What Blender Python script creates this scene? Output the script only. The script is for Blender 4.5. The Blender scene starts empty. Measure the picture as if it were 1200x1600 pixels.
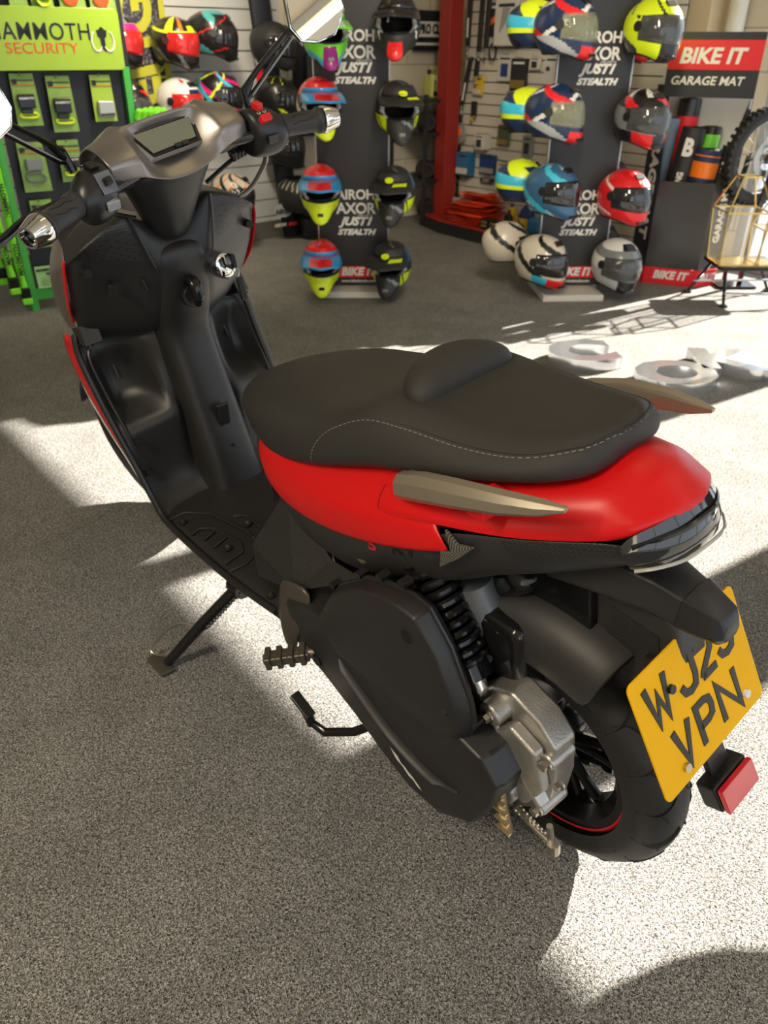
import bpy, bmesh, math, random
from mathutils import Vector, Matrix, Euler
from math import sin, cos, pi, radians, sqrt, atan2
random.seed(7)
SC = bpy.context.scene
COL = SC.collection
V = Vector

# ------------------------------------------------------------------ camera
YAW, PIT, ROL = radians(-40.49), radians(30.70), radians(0.37)
CAMPOS = V((-.520, .856, 1.209))
fw = V((cos(YAW)*cos(PIT), sin(YAW)*cos(PIT), -sin(PIT)))
rt = V((sin(YAW), -cos(YAW), 0))
up = rt.cross(fw)
r2 = rt*cos(ROL) + up*sin(ROL)
u2 = -rt*sin(ROL) + up*cos(ROL)
cd = bpy.data.cameras.new('camera')
cam = bpy.data.objects.new('camera', cd)
COL.objects.link(cam)
mw = Matrix((r2, u2, -fw)).transposed().to_4x4()
mw.translation = CAMPOS
cam.matrix_world = mw
cd.sensor_fit = 'VERTICAL'
cd.sensor_height = 36.0
cd.lens = 1221.8/1600*36
cd.clip_start = 0.02
cd.dof.use_dof = True
cd.dof.focus_distance = 1.1
cd.dof.aperture_fstop = 7.0
SC.camera = cam

# ------------------------------------------------------------------ light and exposure
SC.view_settings.view_transform = 'Standard'
SC.view_settings.look = 'None'
SC.view_settings.gamma = 1.0
SC.view_settings.exposure = 0.0
SC.view_settings.use_curve_mapping = False
W = bpy.data.worlds.new('daylight')
SC.world = W
W.use_nodes = True
wn = W.node_tree.nodes
wb = wn['Background']
wb.inputs[0].default_value = (.80, .90, 1.0, 1)
wb.inputs[1].default_value = 1.45
sd = bpy.data.lights.new('sun', 'SUN')
sd.energy = 36.0
sd.angle = radians(.55)
sd.color = (1.0, .93, .82)
sun = bpy.data.objects.new('sun', sd)
COL.objects.link(sun)
sdir = V((.27, 2.2, -1.0)).normalized()
sun.rotation_euler = sdir.to_track_quat('-Z', 'Y').to_euler()
def area_light(name, loc, size, energy, color, rot=(0, 0, 0), spread=180):
    l = bpy.data.lights.new(name, 'AREA'); l.shape = 'RECTANGLE'
    l.size, l.size_y = size; l.energy = energy; l.color = color; l.spread = radians(spread)
    o = bpy.data.objects.new(name, l); COL.objects.link(o)
    o.location = loc; o.rotation_euler = rot
    return o

# ------------------------------------------------------------------ materials
def mat(name, col, rough=.5, metal=0., bump=0., bscale=200., spec=.5, coat=0., emit=0., trans=0., alpha=1., var=0., vscale=30., aniso=None):
    m = bpy.data.materials.new(name); m.use_nodes = True
    nt = m.node_tree; b = nt.nodes['Principled BSDF']
    b.inputs['Base Color'].default_value = (*col, 1)
    b.inputs['Roughness'].default_value = rough
    b.inputs['Metallic'].default_value = metal
    b.inputs['Specular IOR Level'].default_value = spec
    b.inputs['Coat Weight'].default_value = coat
    b.inputs['Coat Roughness'].default_value = .08
    b.inputs['Transmission Weight'].default_value = trans
    b.inputs['Alpha'].default_value = alpha
    if emit:
        b.inputs['Emission Color'].default_value = (*col, 1)
        b.inputs['Emission Strength'].default_value = emit
    tc = nt.nodes.new('ShaderNodeTexCoord')
    if bump:
        n = nt.nodes.new('ShaderNodeTexNoise'); n.inputs['Scale'].default_value = bscale
        n.inputs['Detail'].default_value = 2
        nt.links.new(tc.outputs['Object'], n.inputs['Vector'])
        bp = nt.nodes.new('ShaderNodeBump'); bp.inputs['Strength'].default_value = bump
        bp.inputs['Distance'].default_value = .001
        nt.links.new(n.outputs['Fac'], bp.inputs['Height'])
        nt.links.new(bp.outputs['Normal'], b.inputs['Normal'])
    if var:
        n = nt.nodes.new('ShaderNodeTexNoise'); n.inputs['Scale'].default_value = vscale
        nt.links.new(tc.outputs['Object'], n.inputs['Vector'])
        r = nt.nodes.new('ShaderNodeValToRGB')
        r.color_ramp.elements[0].color = (*[c*(1-var) for c in col], 1)
        r.color_ramp.elements[1].color = (*[min(1, c*(1+var)) for c in col], 1)
        r.color_ramp.elements[0].position = .35; r.color_ramp.elements[1].position = .65
        nt.links.new(n.outputs['Fac'], r.inputs['Fac'])
        nt.links.new(r.outputs['Color'], b.inputs['Base Color'])
    return m

def stripes(name, c1, c2, axis, scale, width=.5, rough=.5, metal=0., bump=.0, diag=0):
    "procedural stripes by object coordinate"
    m = mat(name, c1, rough, metal); nt = m.node_tree; b = nt.nodes['Principled BSDF']
    tc = nt.nodes.new('ShaderNodeTexCoord'); sp = nt.nodes.new('ShaderNodeSeparateXYZ')
    nt.links.new(tc.outputs['Object'], sp.inputs[0])
    a = nt.nodes.new('ShaderNodeMath'); a.operation = 'MULTIPLY'; a.inputs[1].default_value = scale
    nt.links.new(sp.outputs[axis], a.inputs[0])
    src = a.outputs[0]
    if diag:
        a2 = nt.nodes.new('ShaderNodeMath'); a2.operation = 'MULTIPLY_ADD'; a2.inputs[1].default_value = scale*diag
        nt.links.new(sp.outputs[(axis+2) % 3], a2.inputs[0]); nt.links.new(src, a2.inputs[2]); src = a2.outputs[0]
    f = nt.nodes.new('ShaderNodeMath'); f.operation = 'FRACT'; nt.links.new(src, f.inputs[0])
    g = nt.nodes.new('ShaderNodeMath'); g.operation = 'GREATER_THAN'; g.inputs[1].default_value = width
    nt.links.new(f.outputs[0], g.inputs[0])
    mx = nt.nodes.new('ShaderNodeMix'); mx.data_type = 'RGBA'
    mx.inputs[6].default_value = (*c1, 1); mx.inputs[7].default_value = (*c2, 1)
    nt.links.new(g.outputs[0], mx.inputs[0]); nt.links.new(mx.outputs[2], b.inputs['Base Color'])
    if bump:
        bp = nt.nodes.new('ShaderNodeBump'); bp.inputs['Strength'].default_value = bump; bp.inputs['Distance'].default_value = .002
        nt.links.new(g.outputs[0], bp.inputs['Height']); nt.links.new(bp.outputs['Normal'], b.inputs['Normal'])
    return m

def carbon(name, scale=160., c1=(.012, .012, .013), c2=(.035, .035, .036)):
    m = mat(name, c1, .42); nt = m.node_tree; b = nt.nodes['Principled BSDF']
    tc = nt.nodes.new('ShaderNodeTexCoord')
    mp = nt.nodes.new('ShaderNodeMapping'); mp.inputs['Rotation'].default_value = (0, radians(35), 0)
    mp.inputs['Scale'].default_value = (scale, scale*.1, scale)
    nt.links.new(tc.outputs['Object'], mp.inputs[0])
    ck = nt.nodes.new('ShaderNodeTexBrick')
    ck.inputs['Color1'].default_value = (*c2, 1); ck.inputs['Color2'].default_value = (*[c*.85 for c in c2], 1)
    ck.inputs['Mortar'].default_value = (*c1, 1); ck.inputs['Scale'].default_value = 1.0
    ck.inputs['Mortar Size'].default_value = .12; ck.inputs['Brick Width'].default_value = 1.6; ck.inputs['Row Height'].default_value = .7
    cx = nt.nodes.new('ShaderNodeSeparateXYZ'); cb = nt.nodes.new('ShaderNodeCombineXYZ')
    nt.links.new(mp.outputs[0], cx.inputs[0]); nt.links.new(cx.outputs[0], cb.inputs[0]); nt.links.new(cx.outputs[2], cb.inputs[1])
    nt.links.new(cb.outputs[0], ck.inputs['Vector'])
    nt.links.new(ck.outputs['Color'], b.inputs['Base Color'])
    bp = nt.nodes.new('ShaderNodeBump'); bp.inputs['Strength'].default_value = .35; bp.inputs['Distance'].default_value = .001
    nt.links.new(ck.outputs['Fac'], bp.inputs['Height']); bp.invert = True
    nt.links.new(bp.outputs['Normal'], b.inputs['Normal'])
    return m

M = {}
M['plastic'] = mat('matte_black_plastic', (.020, .020, .021), .38, bump=.25, bscale=900)
M['plastic2'] = mat('satin_black_plastic', (.018, .018, .019), .34, bump=.1, bscale=700)
M['side_grey'] = mat('matte_dark_panel', (.032, .031, .031), .48, bump=.15, bscale=900)
M['vinyl'] = mat('seat_vinyl', (.030, .028, .026), .56, bump=.5, bscale=1300)
M['red'] = mat('matte_red_paint', (.72, .006, .008), .36, spec=.4)
M['redgloss'] = mat('gloss_red', (.6, .006, .012), .2, coat=.5)
M['titan'] = mat('titanium_grey_paint', (.30, .275, .26), .33, .75, bump=.05, bscale=1500)
M['bronze'] = mat('bronze_grey_paint', (.40, .35, .275), .36, .6)
M['chrome'] = mat('chrome', (.85, .84, .82), .07, 1.)
M['alu'] = mat('cast_aluminium', (.50, .48, .45), .42, .85, bump=.5, bscale=350, var=.12)
M['steel'] = mat('steel_bolt', (.55, .50, .42), .3, 1.)
M['rubber'] = mat('tyre_rubber', (.017, .017, .017), .6, bump=.2, bscale=600)
M['grip'] = mat('grip_rubber', (.03, .03, .033), .5, bump=.6, bscale=700)
M['black'] = mat('gloss_black', (.01, .01, .011), .16)
M['void'] = mat('deep_black', (.005, .005, .005), .7)
M['glassdark'] = mat('smoked_lens', (.02, .02, .022), .05, coat=1.)
M['carbon'] = carbon('carbon_weave')
M['yellow'] = mat('reflective_yellow', (1.0, .52, .0), .5, spec=.15)
M['ink'] = mat('black_ink', (.006, .006, .007), .4)
M['white'] = mat('white_paint', (.8, .8, .78), .4)
M['lcd'] = mat('display_glass', (.20, .21, .15), .12, coat=.6)
M['redbtn'] = mat('red_switch', (.75, .015, .02), .35)
M['reflred'] = mat('red_reflector', (.7, .01, .03), .15, coat=1.)
M['thread'] = mat('thread', (.28, .26, .22), .7)

# ------------------------------------------------------------------ mesh helpers
def catmull(pts, n=6, closed=False):
    P = [V(p) for p in pts]; out = []; m = len(P)
    rng = m if closed else m-1
    for i in range(rng):
        if closed: a, b, c, d = P[(i-1) % m], P[i], P[(i+1) % m], P[(i+2) % m]
        else: a, b, c, d = P[max(i-1, 0)], P[i], P[i+1], P[min(i+2, m-1)]
        for k in range(n):
            t = k/n
            out.append(.5*((2*b)+(c-a)*t+(2*a-5*b+4*c-d)*t*t+(-a+3*b-3*c+d)*t**3))
    if not closed: out.append(P[-1])
    return out

class MB:
    def __init__(s): s.v = []; s.f = []; s.m = []; s.X = Matrix.Identity(4)
    def vert(s, p): s.v.append(s.X @ V(p)); return len(s.v)-1
    def face(s, idx, m=0): s.f.append(tuple(idx)); s.m.append(m)
    def grid(s, rows, m=0, closed_u=False, closed_v=False, mf=None):
        ids = [[s.vert(p) for p in r] for r in rows]; R = len(ids); Cn = len(ids[0])
        for i in range(R if closed_v else R-1):
            for j in range(Cn if closed_u else Cn-1):
                k = mf(i, j) if mf else m
                if k is None or k < 0: continue
                s.face((ids[i][j], ids[i][(j+1) % Cn], ids[(i+1) % R][(j+1) % Cn], ids[(i+1) % R][j]), k)
        return ids
    def loft(s, rings, m=0, caps=True):
        ids = s.grid(rings, m, closed_u=True)
        if caps:
            s.face(ids[0][::-1], m); s.face(ids[-1], m)
        return ids
    def box(s, c, size, rot=None, m=0, taper=1.):
        c = V(c); h = V(size)/2; R = rot.to_matrix() if isinstance(rot, Euler) else (rot if rot else Matrix.Identity(3))
        ids = []
        for z in (-1, 1):
            t = taper if z > 0 else 1
            for x, y in ((-1, -1), (1, -1), (1, 1), (-1, 1)):
                ids.append(s.vert(c + R @ V((x*h.x*t, y*h.y*t, z*h.z))))
        for q in ((3, 2, 1, 0), (4, 5, 6, 7), (0, 1, 5, 4), (1, 2, 6, 5), (2, 3, 7, 6), (3, 0, 4, 7)): s.face([ids[i] for i in q], m)
    def tube(s, path, r, n=10, m=0, caps=True, sx=1., upv=None, closed=False):
        P = [V(p) for p in path]; N = len(P); rs = r if hasattr(r, '__len__') else [r]*N
        rings = []; prev = None
        for i in range(N):
            if closed: t = (P[(i+1) % N]-P[i-1]).normalized()
            else: t = (P[min(i+1, N-1)]-P[max(i-1, 0)]).normalized()
            if prev is None:
                a = V(upv) if upv else (V((0, 0, 1)) if abs(t.z) < .9 else V((1, 0, 0)))
            else: a = prev
            a = (a - t*a.dot(t))
            if a.length < 1e-6: a = t.orthogonal()
            a.normalize(); b = t.cross(a); prev = a
            rings.append([P[i] + (a*cos(2*pi*k/n) + b*sin(2*pi*k/n)*sx)*rs[i] for k in range(n)])
        ids = s.grid(rings, m, closed_u=True, closed_v=closed)
        if caps and not closed: s.face(ids[0][::-1], m); s.face(ids[-1], m)
    def cyl(s, a, b, r, n=16, m=0, r2=None): s.tube([a, b], [r, r if r2 is None else r2], n, m)
    def lathe(s, prof, origin, axis, n=32, m=0, mf=None, closed=False):
        ax = V(axis).normalized(); e1 = ax.orthogonal().normalized(); e2 = ax.cross(e1); o = V(origin)
        rows = [[o + ax*h + (e1*cos(2*pi*k/n)+e2*sin(2*pi*k/n))*r for k in range(n)] for (r, h) in prof]
        s.grid(rows, m, closed_u=True, closed_v=closed, mf=mf)
    def sphere(s, c, r, n=16, k=10, m=0):
        r = V(r) if hasattr(r, '__len__') else V((r, r, r)); c = V(c)
        rows = [[c + V((cos(2*pi*j/n)*sin(pi*i/k)*r.x, sin(2*pi*j/n)*sin(pi*i/k)*r.y, cos(pi*i/k)*r.z)) for j in range(n)] for i in range(k+1)]
        s.grid(rows, m, closed_u=True)
    def prism(s, pts, d, m=0, mside=None):
        "polygon pts (3d, planar) extruded by vector d"
        a = [s.vert(p) for p in pts]; b = [s.vert(V(p)+V(d)) for p in pts]; n = len(a)
        s.face(a[::-1], m); s.face(b, m)
        for i in range(n): s.face((a[i], a[(i+1) % n], b[(i+1) % n], b[i]), m if mside is None else mside)
    def build(s, name, mats, parent=None, bevel=0., bseg=2, sub=0, smooth=True, solid=0., ang=35, merge=True, mirror=False, soff=-1):
        me = bpy.data.meshes.new(name)
        me.from_pydata([tuple(v) for v in s.v], [], s.f)
        mats = mats if isinstance(mats, (list, tuple)) else [mats]
        for k in mats: me.materials.append(M[k] if isinstance(k, str) else k)
        for p, i in zip(me.polygons, s.m): p.material_index = i
        bm = bmesh.new(); bm.from_mesh(me)
        if mirror:
            g = bmesh.ops.duplicate(bm, geom=bm.verts[:]+bm.edges[:]+bm.faces[:])
            for e in g['geom']:
                if isinstance(e, bmesh.types.BMVert): e.co.y = -e.co.y
            bmesh.ops.reverse_faces(bm, faces=[e for e in g['geom'] if isinstance(e, bmesh.types.BMFace)])
        if merge: bmesh.ops.remove_doubles(bm, verts=bm.verts, dist=2e-5)
        bmesh.ops.recalc_face_normals(bm, faces=bm.faces)
        bm.to_mesh(me); bm.free()
        o = bpy.data.objects.new(name, me); COL.objects.link(o)
        if parent: o.parent = parent
        if smooth:
            me.polygons.foreach_set('use_smooth', [True]*len(me.polygons))
            if not sub and not bevel: me.set_sharp_from_angle(angle=radians(ang))
        if solid:
            md = o.modifiers.new('solid', 'SOLIDIFY'); md.thickness = solid; md.offset = soff
        if bevel:
            md = o.modifiers.new('bevel', 'BEVEL'); md.width = bevel; md.segments = bseg; md.limit_method = 'ANGLE'; md.angle_limit = radians(ang)
            md.harden_normals = True if smooth else False
        if sub:
            md = o.modifiers.new('sub', 'SUBSURF'); md.levels = sub; md.render_levels = sub
        return o

def crease(o, lines, val=.8):
    "sharpen the edges of a subdivided mesh that run along the given polylines"
    me = o.data; key = lambda p: (round(p[0], 4), round(abs(p[1]), 4), round(p[2], 4))
    at = me.attributes.get('crease_edge') or me.attributes.new('crease_edge', 'FLOAT', 'EDGE')
    pairs = set()
    for L in lines:
        for a, b in zip(L, L[1:]): pairs.add(frozenset((key(a), key(b))))
    for e in me.edges:
        a, b = (me.vertices[i].co for i in e.vertices)
        if frozenset((key(a), key(b))) in pairs: at.data[e.index].value = val
def empty(name, loc=(0, 0, 0), rot=(0, 0, 0)):
    o = bpy.data.objects.new(name, None); COL.objects.link(o)
    o.location = loc; o.rotation_euler = rot; o.empty_display_size = .05
    return o
def tag(o, label=None, cat=None, group=None, kind=None):
    if label: o['label'] = label
    if cat: o['category'] = cat
    if group: o['group'] = group
    if kind: o['kind'] = kind
    return o
def copy_tree(o, parent=None):
    c = o.copy(); COL.objects.link(c)
    if parent: c.parent = parent
    for ch in [k for k in bpy.data.objects if k.parent == o]:
        copy_tree(ch, c)
    return c

def text(s, size, name, m, parent=None, mtx=None, ext=.0006, bold=0., shear=0., spacing=1., sx=1., align='CENTER'):
    cu = bpy.data.curves.new(name, 'FONT'); cu.body = s; cu.size = size; cu.extrude = ext; cu.offset = bold
    cu.shear = shear; cu.align_x = align; cu.align_y = 'CENTER'; cu.space_character = spacing; cu.resolution_u = 3
    t = bpy.data.objects.new('tmp', cu); COL.objects.link(t)
    bpy.context.view_layer.update()
    me = bpy.data.meshes.new_from_object(t.evaluated_get(bpy.context.evaluated_depsgraph_get()))
    bpy.data.objects.remove(t); bpy.data.curves.remove(cu)
    me.name = name; me.materials.clear(); me.materials.append(M[m] if isinstance(m, str) else m)
    X = (mtx or Matrix.Identity(4)) @ Matrix.Diagonal((sx, 1, 1, 1))
    me.transform(X)
    o = bpy.data.objects.new(name, me); COL.objects.link(o)
    if parent: o.parent = parent
    return o
def frame_mtx(o, xd, yd):
    "matrix with x along xd, y along yd"
    x = V(xd).normalized(); y = V(yd); y = (y - x*y.dot(x)).normalized(); z = x.cross(y)
    m = Matrix((x, y, z)).transposed().to_4x4(); m.translation = V(o)
    return m
# ------------------------------------------------------------------ room
def carpet_mat():
    m = mat('grey_fleck_carpet', (.2, .2, .19), .95, spec=.1); nt = m.node_tree; b = nt.nodes['Principled BSDF']
    tc = nt.nodes.new('ShaderNodeTexCoord')
    n1 = nt.nodes.new('ShaderNodeTexNoise'); n1.inputs['Scale'].default_value = 330; n1.inputs['Detail'].default_value = 3; n1.inputs['Roughness'].default_value = .65
    n2 = nt.nodes.new('ShaderNodeTexNoise'); n2.inputs['Scale'].default_value = 5; n2.inputs['Detail'].default_value = 4
    n1.inputs['Distortion'].default_value = 1.2
    for n in (n1, n2): nt.links.new(tc.outputs['Object'], n.inputs['Vector'])
    r = nt.nodes.new('ShaderNodeValToRGB'); e = r.color_ramp.elements
    e[0].position = .385; e[0].color = (.030, .029, .028, 1); e[1].position = .64; e[1].color = (.62, .60, .57, 1)
    x = e.new(.5); x.color = (.19, .185, .175, 1)
    nt.links.new(n1.outputs['Fac'], r.inputs['Fac'])
    r2_ = nt.nodes.new('ShaderNodeValToRGB'); r2_.color_ramp.elements[0].color = (.86, .86, .86, 1); r2_.color_ramp.elements[0].position = .35
    r2_.color_ramp.elements[1].position = .6
    nt.links.new(n2.outputs['Fac'], r2_.inputs['Fac'])
    mx = nt.nodes.new('ShaderNodeMix'); mx.data_type = 'RGBA'; mx.blend_type = 'MULTIPLY'; mx.inputs[0].default_value = 1
    nt.links.new(r.outputs['Color'], mx.inputs[6]); nt.links.new(r2_.outputs['Color'], mx.inputs[7]); nt.links.new(mx.outputs[2], b.inputs['Base Color'])
    bp = nt.nodes.new('ShaderNodeBump'); bp.inputs['Strength'].default_value = .7; bp.inputs['Distance'].default_value = .003
    nt.links.new(n1.outputs['Fac'], bp.inputs['Height']); nt.links.new(bp.outputs['Normal'], b.inputs['Normal'])
    return m
M['carpet'] = carpet_mat()
M['wallpaint'] = mat('cream_wall_paint', (.62, .55, .44), .8, bump=.2, bscale=60)
def block_mat():
    m = mat('painted_blockwork', (.66, .60, .47), .75); nt = m.node_tree; b = nt.nodes['Principled BSDF']
    tc = nt.nodes.new('ShaderNodeTexCoord'); sp = nt.nodes.new('ShaderNodeSeparateXYZ'); cb = nt.nodes.new('ShaderNodeCombineXYZ')
    ad = nt.nodes.new('ShaderNodeMath'); nt.links.new(tc.outputs['Object'], sp.inputs[0])
    nt.links.new(sp.outputs[0], ad.inputs[0]); nt.links.new(sp.outputs[1], ad.inputs[1])
    nt.links.new(ad.outputs[0], cb.inputs[0]); nt.links.new(sp.outputs[2], cb.inputs[1])
    k = nt.nodes.new('ShaderNodeTexBrick'); k.inputs['Scale'].default_value = 1; k.inputs['Brick Width'].default_value = .44; k.inputs['Row Height'].default_value = .22
    k.inputs['Mortar Size'].default_value = .006; k.inputs['Color1'].default_value = (.66, .60, .47, 1); k.inputs['Color2'].default_value = (.63, .57, .45, 1); k.inputs['Mortar'].default_value = (.42, .38, .29, 1)
    nt.links.new(cb.outputs[0], k.inputs['Vector']); nt.links.new(k.outputs['Color'], b.inputs['Base Color'])
    return m
M['block'] = block_mat()
M['slat'] = mat('slatwall_cream', (.66, .62, .54), .55)
M['slatgrey'] = mat('slatwall_white', (.62, .63, .62), .5)
M['groove'] = mat('slat_groove', (.12, .11, .09), .7)
M['ceiling'] = mat('ceiling_panel', (.62, .55, .45), .8)
M['frame_alu'] = mat('window_frame_grey', (.36, .38, .41), .4, .4)
M['lamp'] = mat('lit_tube_diffuser', (1.0, .80, .33), .5, emit=3.0)

def struct(name, b, m, **k):
    o = b.build(name, m, **k); o['kind'] = 'structure'; return o
b = MB(); b.box((.6, -.45, -.03), (9.0, 7.7, .06)); struct('floor', b, 'carpet', smooth=False)
b = MB(); b.box((.6, -.45, 2.98), (9.0, 7.7, .06)); struct('ceiling', b, 'ceiling', smooth=False)
b = MB(); b.box((4.66, -.45, 1.5), (.12, 7.7, 3.0)); struct('wall_north', b, 'block', smooth=False)
b = MB(); b.box((.6, 3.36, 1.5), (9.0, .12, 3.0)); struct('wall_west', b, 'wallpaint', smooth=False)
# east wall: solid from x=1.96 to the corner, glazed shop front beyond
b = MB(); b.box((3.31, -4.26, 1.5), (2.7, .12, 3.0))
b.box((-.92, -4.26, 2.54), (5.76, .12, .92))
struct('wall_east', b, 'block', smooth=False)
b = MB()
b.box((-.97, -4.2, .03), (5.86, .07, .06)); b.box((-.97, -4.2, 2.05), (5.86, .07, .08))
for x, w in ((1.93, .06), (.625, .13), (-.355, .34), (-1.5, .1), (-2.5, .1), (-3.6, .1)): b.box((x, -4.2, 1.04), (w, .07, 2.0))
struct('window_1', b, 'frame_alu', bevel=.004, smooth=False)
b = MB(); b.box((4.58, -.3, .06), (.04, 6.6, .12)); struct('baseboard_north', b, 'groove', smooth=False)

# slatwall on the north wall: boards between grooves
def slatwall(name, o, u, width, z0, z1, pitch, m, label):
    "o: left bottom corner, u: unit vector along the wall, depth towards the room"
    o = V((o[0], o[1], 0)); u = V((u[0], u[1], 0)).normalized(); n = V((-u.y, u.x, 0))
    if (V((CAMPOS.x, CAMPOS.y, 0))-o).dot(n) < 0: n = -n
    b = MB(); z = z0; R = Matrix((u, n, V((0, 0, 1)))).transposed()
    b.box(o + u*width/2 + V((0, 0, (z0+z1)/2)) + n*.004, (width, .008, z1-z0), R, 1)
    while z < z1-.02:
        h = min(pitch-.008, z1-z); b.box(o + u*width/2 + V((0, 0, z+h/2)) + n*.012, (width, .016, h), R, 0); z += pitch
    ob = b.build(name, [m, 'groove'], smooth=False)
    tag(ob, label, 'slat wall'); return ob
slatwall('slat_wall', (4.60, .6), (0, -1), 3.15, .04, 2.9, .115, 'slatgrey', 'pale grey slatted wall panel holding helmets behind the handlebars')
slatwall('slat_wall', (4.10, -3.86), (-1, 0), 1.72, .08, 2.6, .0711, 'slat', 'cream slatted wall panel hung with small accessory packs')

# ceiling strip lights; each carries its own light, the unmirrored ones are added fill
def strip_light(x, y, ang, length, energy, label, tilt=(0, 0, 0), spread=180, w=.16):
    cl = empty('ceiling_light', (x, y, 2.95), (0, 0, radians(ang))); tag(cl, label, 'ceiling light', 'ceiling strip lights')
    b = MB(); b.box((0, 0, -.03), (w, length, .06)); b.build('housing', 'white', cl, bevel=.005)
    b = MB(); b.box((0, 0, -.075), (w*.75, length-.1, .03)); b.build('diffuser', 'lamp', cl, bevel=.008)
    o = area_light('strip_glow', (x, y, 2.84), (w, length-.1), energy, (1., .86, .66), spread=spread)
    o.rotation_euler = V(tilt).to_track_quat('-Z', 'Y').to_euler() if any(tilt) else (0, 0, radians(ang))
strip_light(-2.25, -1.05, -120, 2.2, 5, 'yellow fluorescent strip light on the ceiling behind the photographer, seen in the right mirror', w=.032)
strip_light(3.55, -1.2, 0, 2.4, 46, 'unseen ceiling fill lamp added to brighten the slat wall helmets', (.9, 0, -.75), 110)  # unseen lamp, added to wash the back wall and its helmets
strip_light(.9, -.9, 35, 2.0, 16, 'unseen ceiling fill lamp added to light the helmet display stands', (.72, -.72, -.50), 60)  # added fill aimed at the helmet stands, no lamp is seen here
strip_light(.3, 2.3, 90, 2.4, 50, 'unseen ceiling fill lamp added on the left to brighten the side-stand side', (.0, -.6, -.8), 120)  # unseen lamp, added to brighten the red side panel and shaded carpet
b = MB(); b.box((-3.87, -.45, .05), (.07, 7.6, .10)); b.box((-3.87, -.45, 2.9), (.07, 7.6, .14))
for y in (-4.2, -2.3, -.4, 1.5, 3.3): b.box((-3.87, y, 1.5), (.07, .08, 2.8))
struct('window_2', b, 'frame_alu', bevel=.004, smooth=False)
# ------------------------------------------------------------------ scooter (x forward, y left, z up; rests on its side stand)
LEAN = radians(7.6); STEER = radians(8.52); RAKE = radians(26)
scooter = empty('scooter', (0, 0, 0), (-LEAN, 0, 0))
tag(scooter, 'red and matte black scooter leaning on its side stand on the grey carpet', 'scooter')
head = V((1.20, 0, .6)); sax = V((-sin(RAKE), 0, cos(RAKE)))
STM = Matrix.Translation(head) @ Matrix.Rotation(STEER, 4, sax) @ Matrix.Translation(-head)
def steer(o): o.matrix_local = STM; return fixed(o)

# parts drawn from early measurements are refined by one smooth, left-right symmetric correction (see refine below)
DONE = set()
def fixed(o): DONE.add(o.name); return o
def snap(o, pts, lift=0.):
    "drop points onto the nearest surface of an object"
    dg = bpy.context.evaluated_depsgraph_get(); dg.update(); e = o.evaluated_get(dg); out = []
    for p in pts:
        ok, loc, nn, fi = e.closest_point_on_mesh(V(p)); out.append(loc+nn*lift if ok else V(p))
    return out
# --- seat
def seat_ring(x, hwt, hwb, zc, ze, zb, rnd=.03, dx=0.):
    "half profile: bottom centre -> bottom edge -> side -> top edge -> top centre, mirrored into a closed ring"
    hp = [(0, zb), (hwb*.6, zb), (hwb, zb), (hwb+(hwt-hwb)*.5+.006, zb+(ze-zb)*.5), (hwt, ze-.006), (hwt-rnd, ze+.010), (hwt*.5, zc-.002), (0, zc)]
    pts = [(x, y, z) for y, z in hp] + [(x, -y, z) for y, z in hp[-2:0:-1]]
    return pts
S = [ # x, top half width, bottom half width, z centre, z edge, z bottom
 (.728, .034, .030, .668, .655, .634), (.712, .070, .060, .688, .672, .610), (.668, .104, .086, .704, .690, .596), (.60, .132, .112, .722, .709, .600),
 (.52, .152, .142, .743, .729, .622), (.43, .153, .156, .762, .742, .648), (.35, .151, .162, .780, .760, .680), (.29, .144, .161, .803, .787, .703),
 (.235, .132, .158, .828, .813, .724), (.205, .127, .155, .832, .819, .733), (.12, .124, .151, .829, .817, .758), (.03, .111, .131, .831, .822, .779),
 (-.035, .092, .108, .845, .838, .795), (-.068, .070, .085, .857, .849, .804), (-.088, .044, .054, .852, .843, .812)]
b = MB(); b.loft([seat_ring(*s) for s in S]); seat = fixed(b.build('seat', 'vinyl', scooter, sub=2))
# rider back bump
b = MB(); rows = []
def spow(v, e): return math.copysign(abs(v)**e, v)
for i in range(17):
    ph = -pi/2+pi*i/16
    rows.append([(.212+.046*spow(cos(ph), .8)*spow(cos(th), .9)-.02*sin(th)**2*abs(cos(ph)), .093*spow(cos(ph), .8)*spow(sin(th), .9), .822+.040*spow(sin(ph), .85)) for th in [2*pi*k/32 for k in range(32)]])
b.grid(rows, closed_u=True); fixed(b.build('backrest_bump', 'vinyl', seat))
# stitching on the near and far pillion edge
def stitch(pts, parent, name='stitching', dash=.0045, gap=.003, r=.0007):
    P = catmull(pts, 5); b = MB(); acc = 0; on = True; cur = [P[0]]
    for i in range(1, len(P)):
        acc += (P[i]-P[i-1]).length; cur.append(P[i])
        if acc > (dash if on else gap):
            if on and len(cur) > 1: b.tube([cur[0], cur[-1]], r, 4, caps=False)
            on = not on; acc = 0; cur = [P[i]]
    return b.build(name, 'thread', parent, smooth=False)
for sgn in (1, -1):
    L_ = [(.365, sgn*.165, .668), (.360, sgn*.158, .70), (.340, sgn*.154, .735), (.305, sgn*.147, .768), (.243, sgn*.134, .797), (.168, sgn*.126, .806), (.076, sgn*.119, .812), (-.004, sgn*.105, .825), (-.060, sgn*.080, .846), (-.082, sgn*.050, .852), (-.093, 0, .850)]
    L_ = snap(seat, catmull(L_, 10), .0006)
    fixed(stitch(L_, seat))
    b = MB(); b.tube([p+V((0, -sgn*.0045, .003)) for p in L_[8:]], .0012, 6); fixed(b.build('piping', 'vinyl', seat))

# --- red side and tail panels
def strip(rows, name, m, parent=scooter, mirror=True, sub=2, solid=.004, **k):
    b = MB(); b.grid([catmull(r, 3) if k.get('cr') else r for r in rows])
    k.pop('cr', None)
    return b.build(name, m, parent, sub=sub, solid=solid, mirror=mirror, **k)
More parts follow.
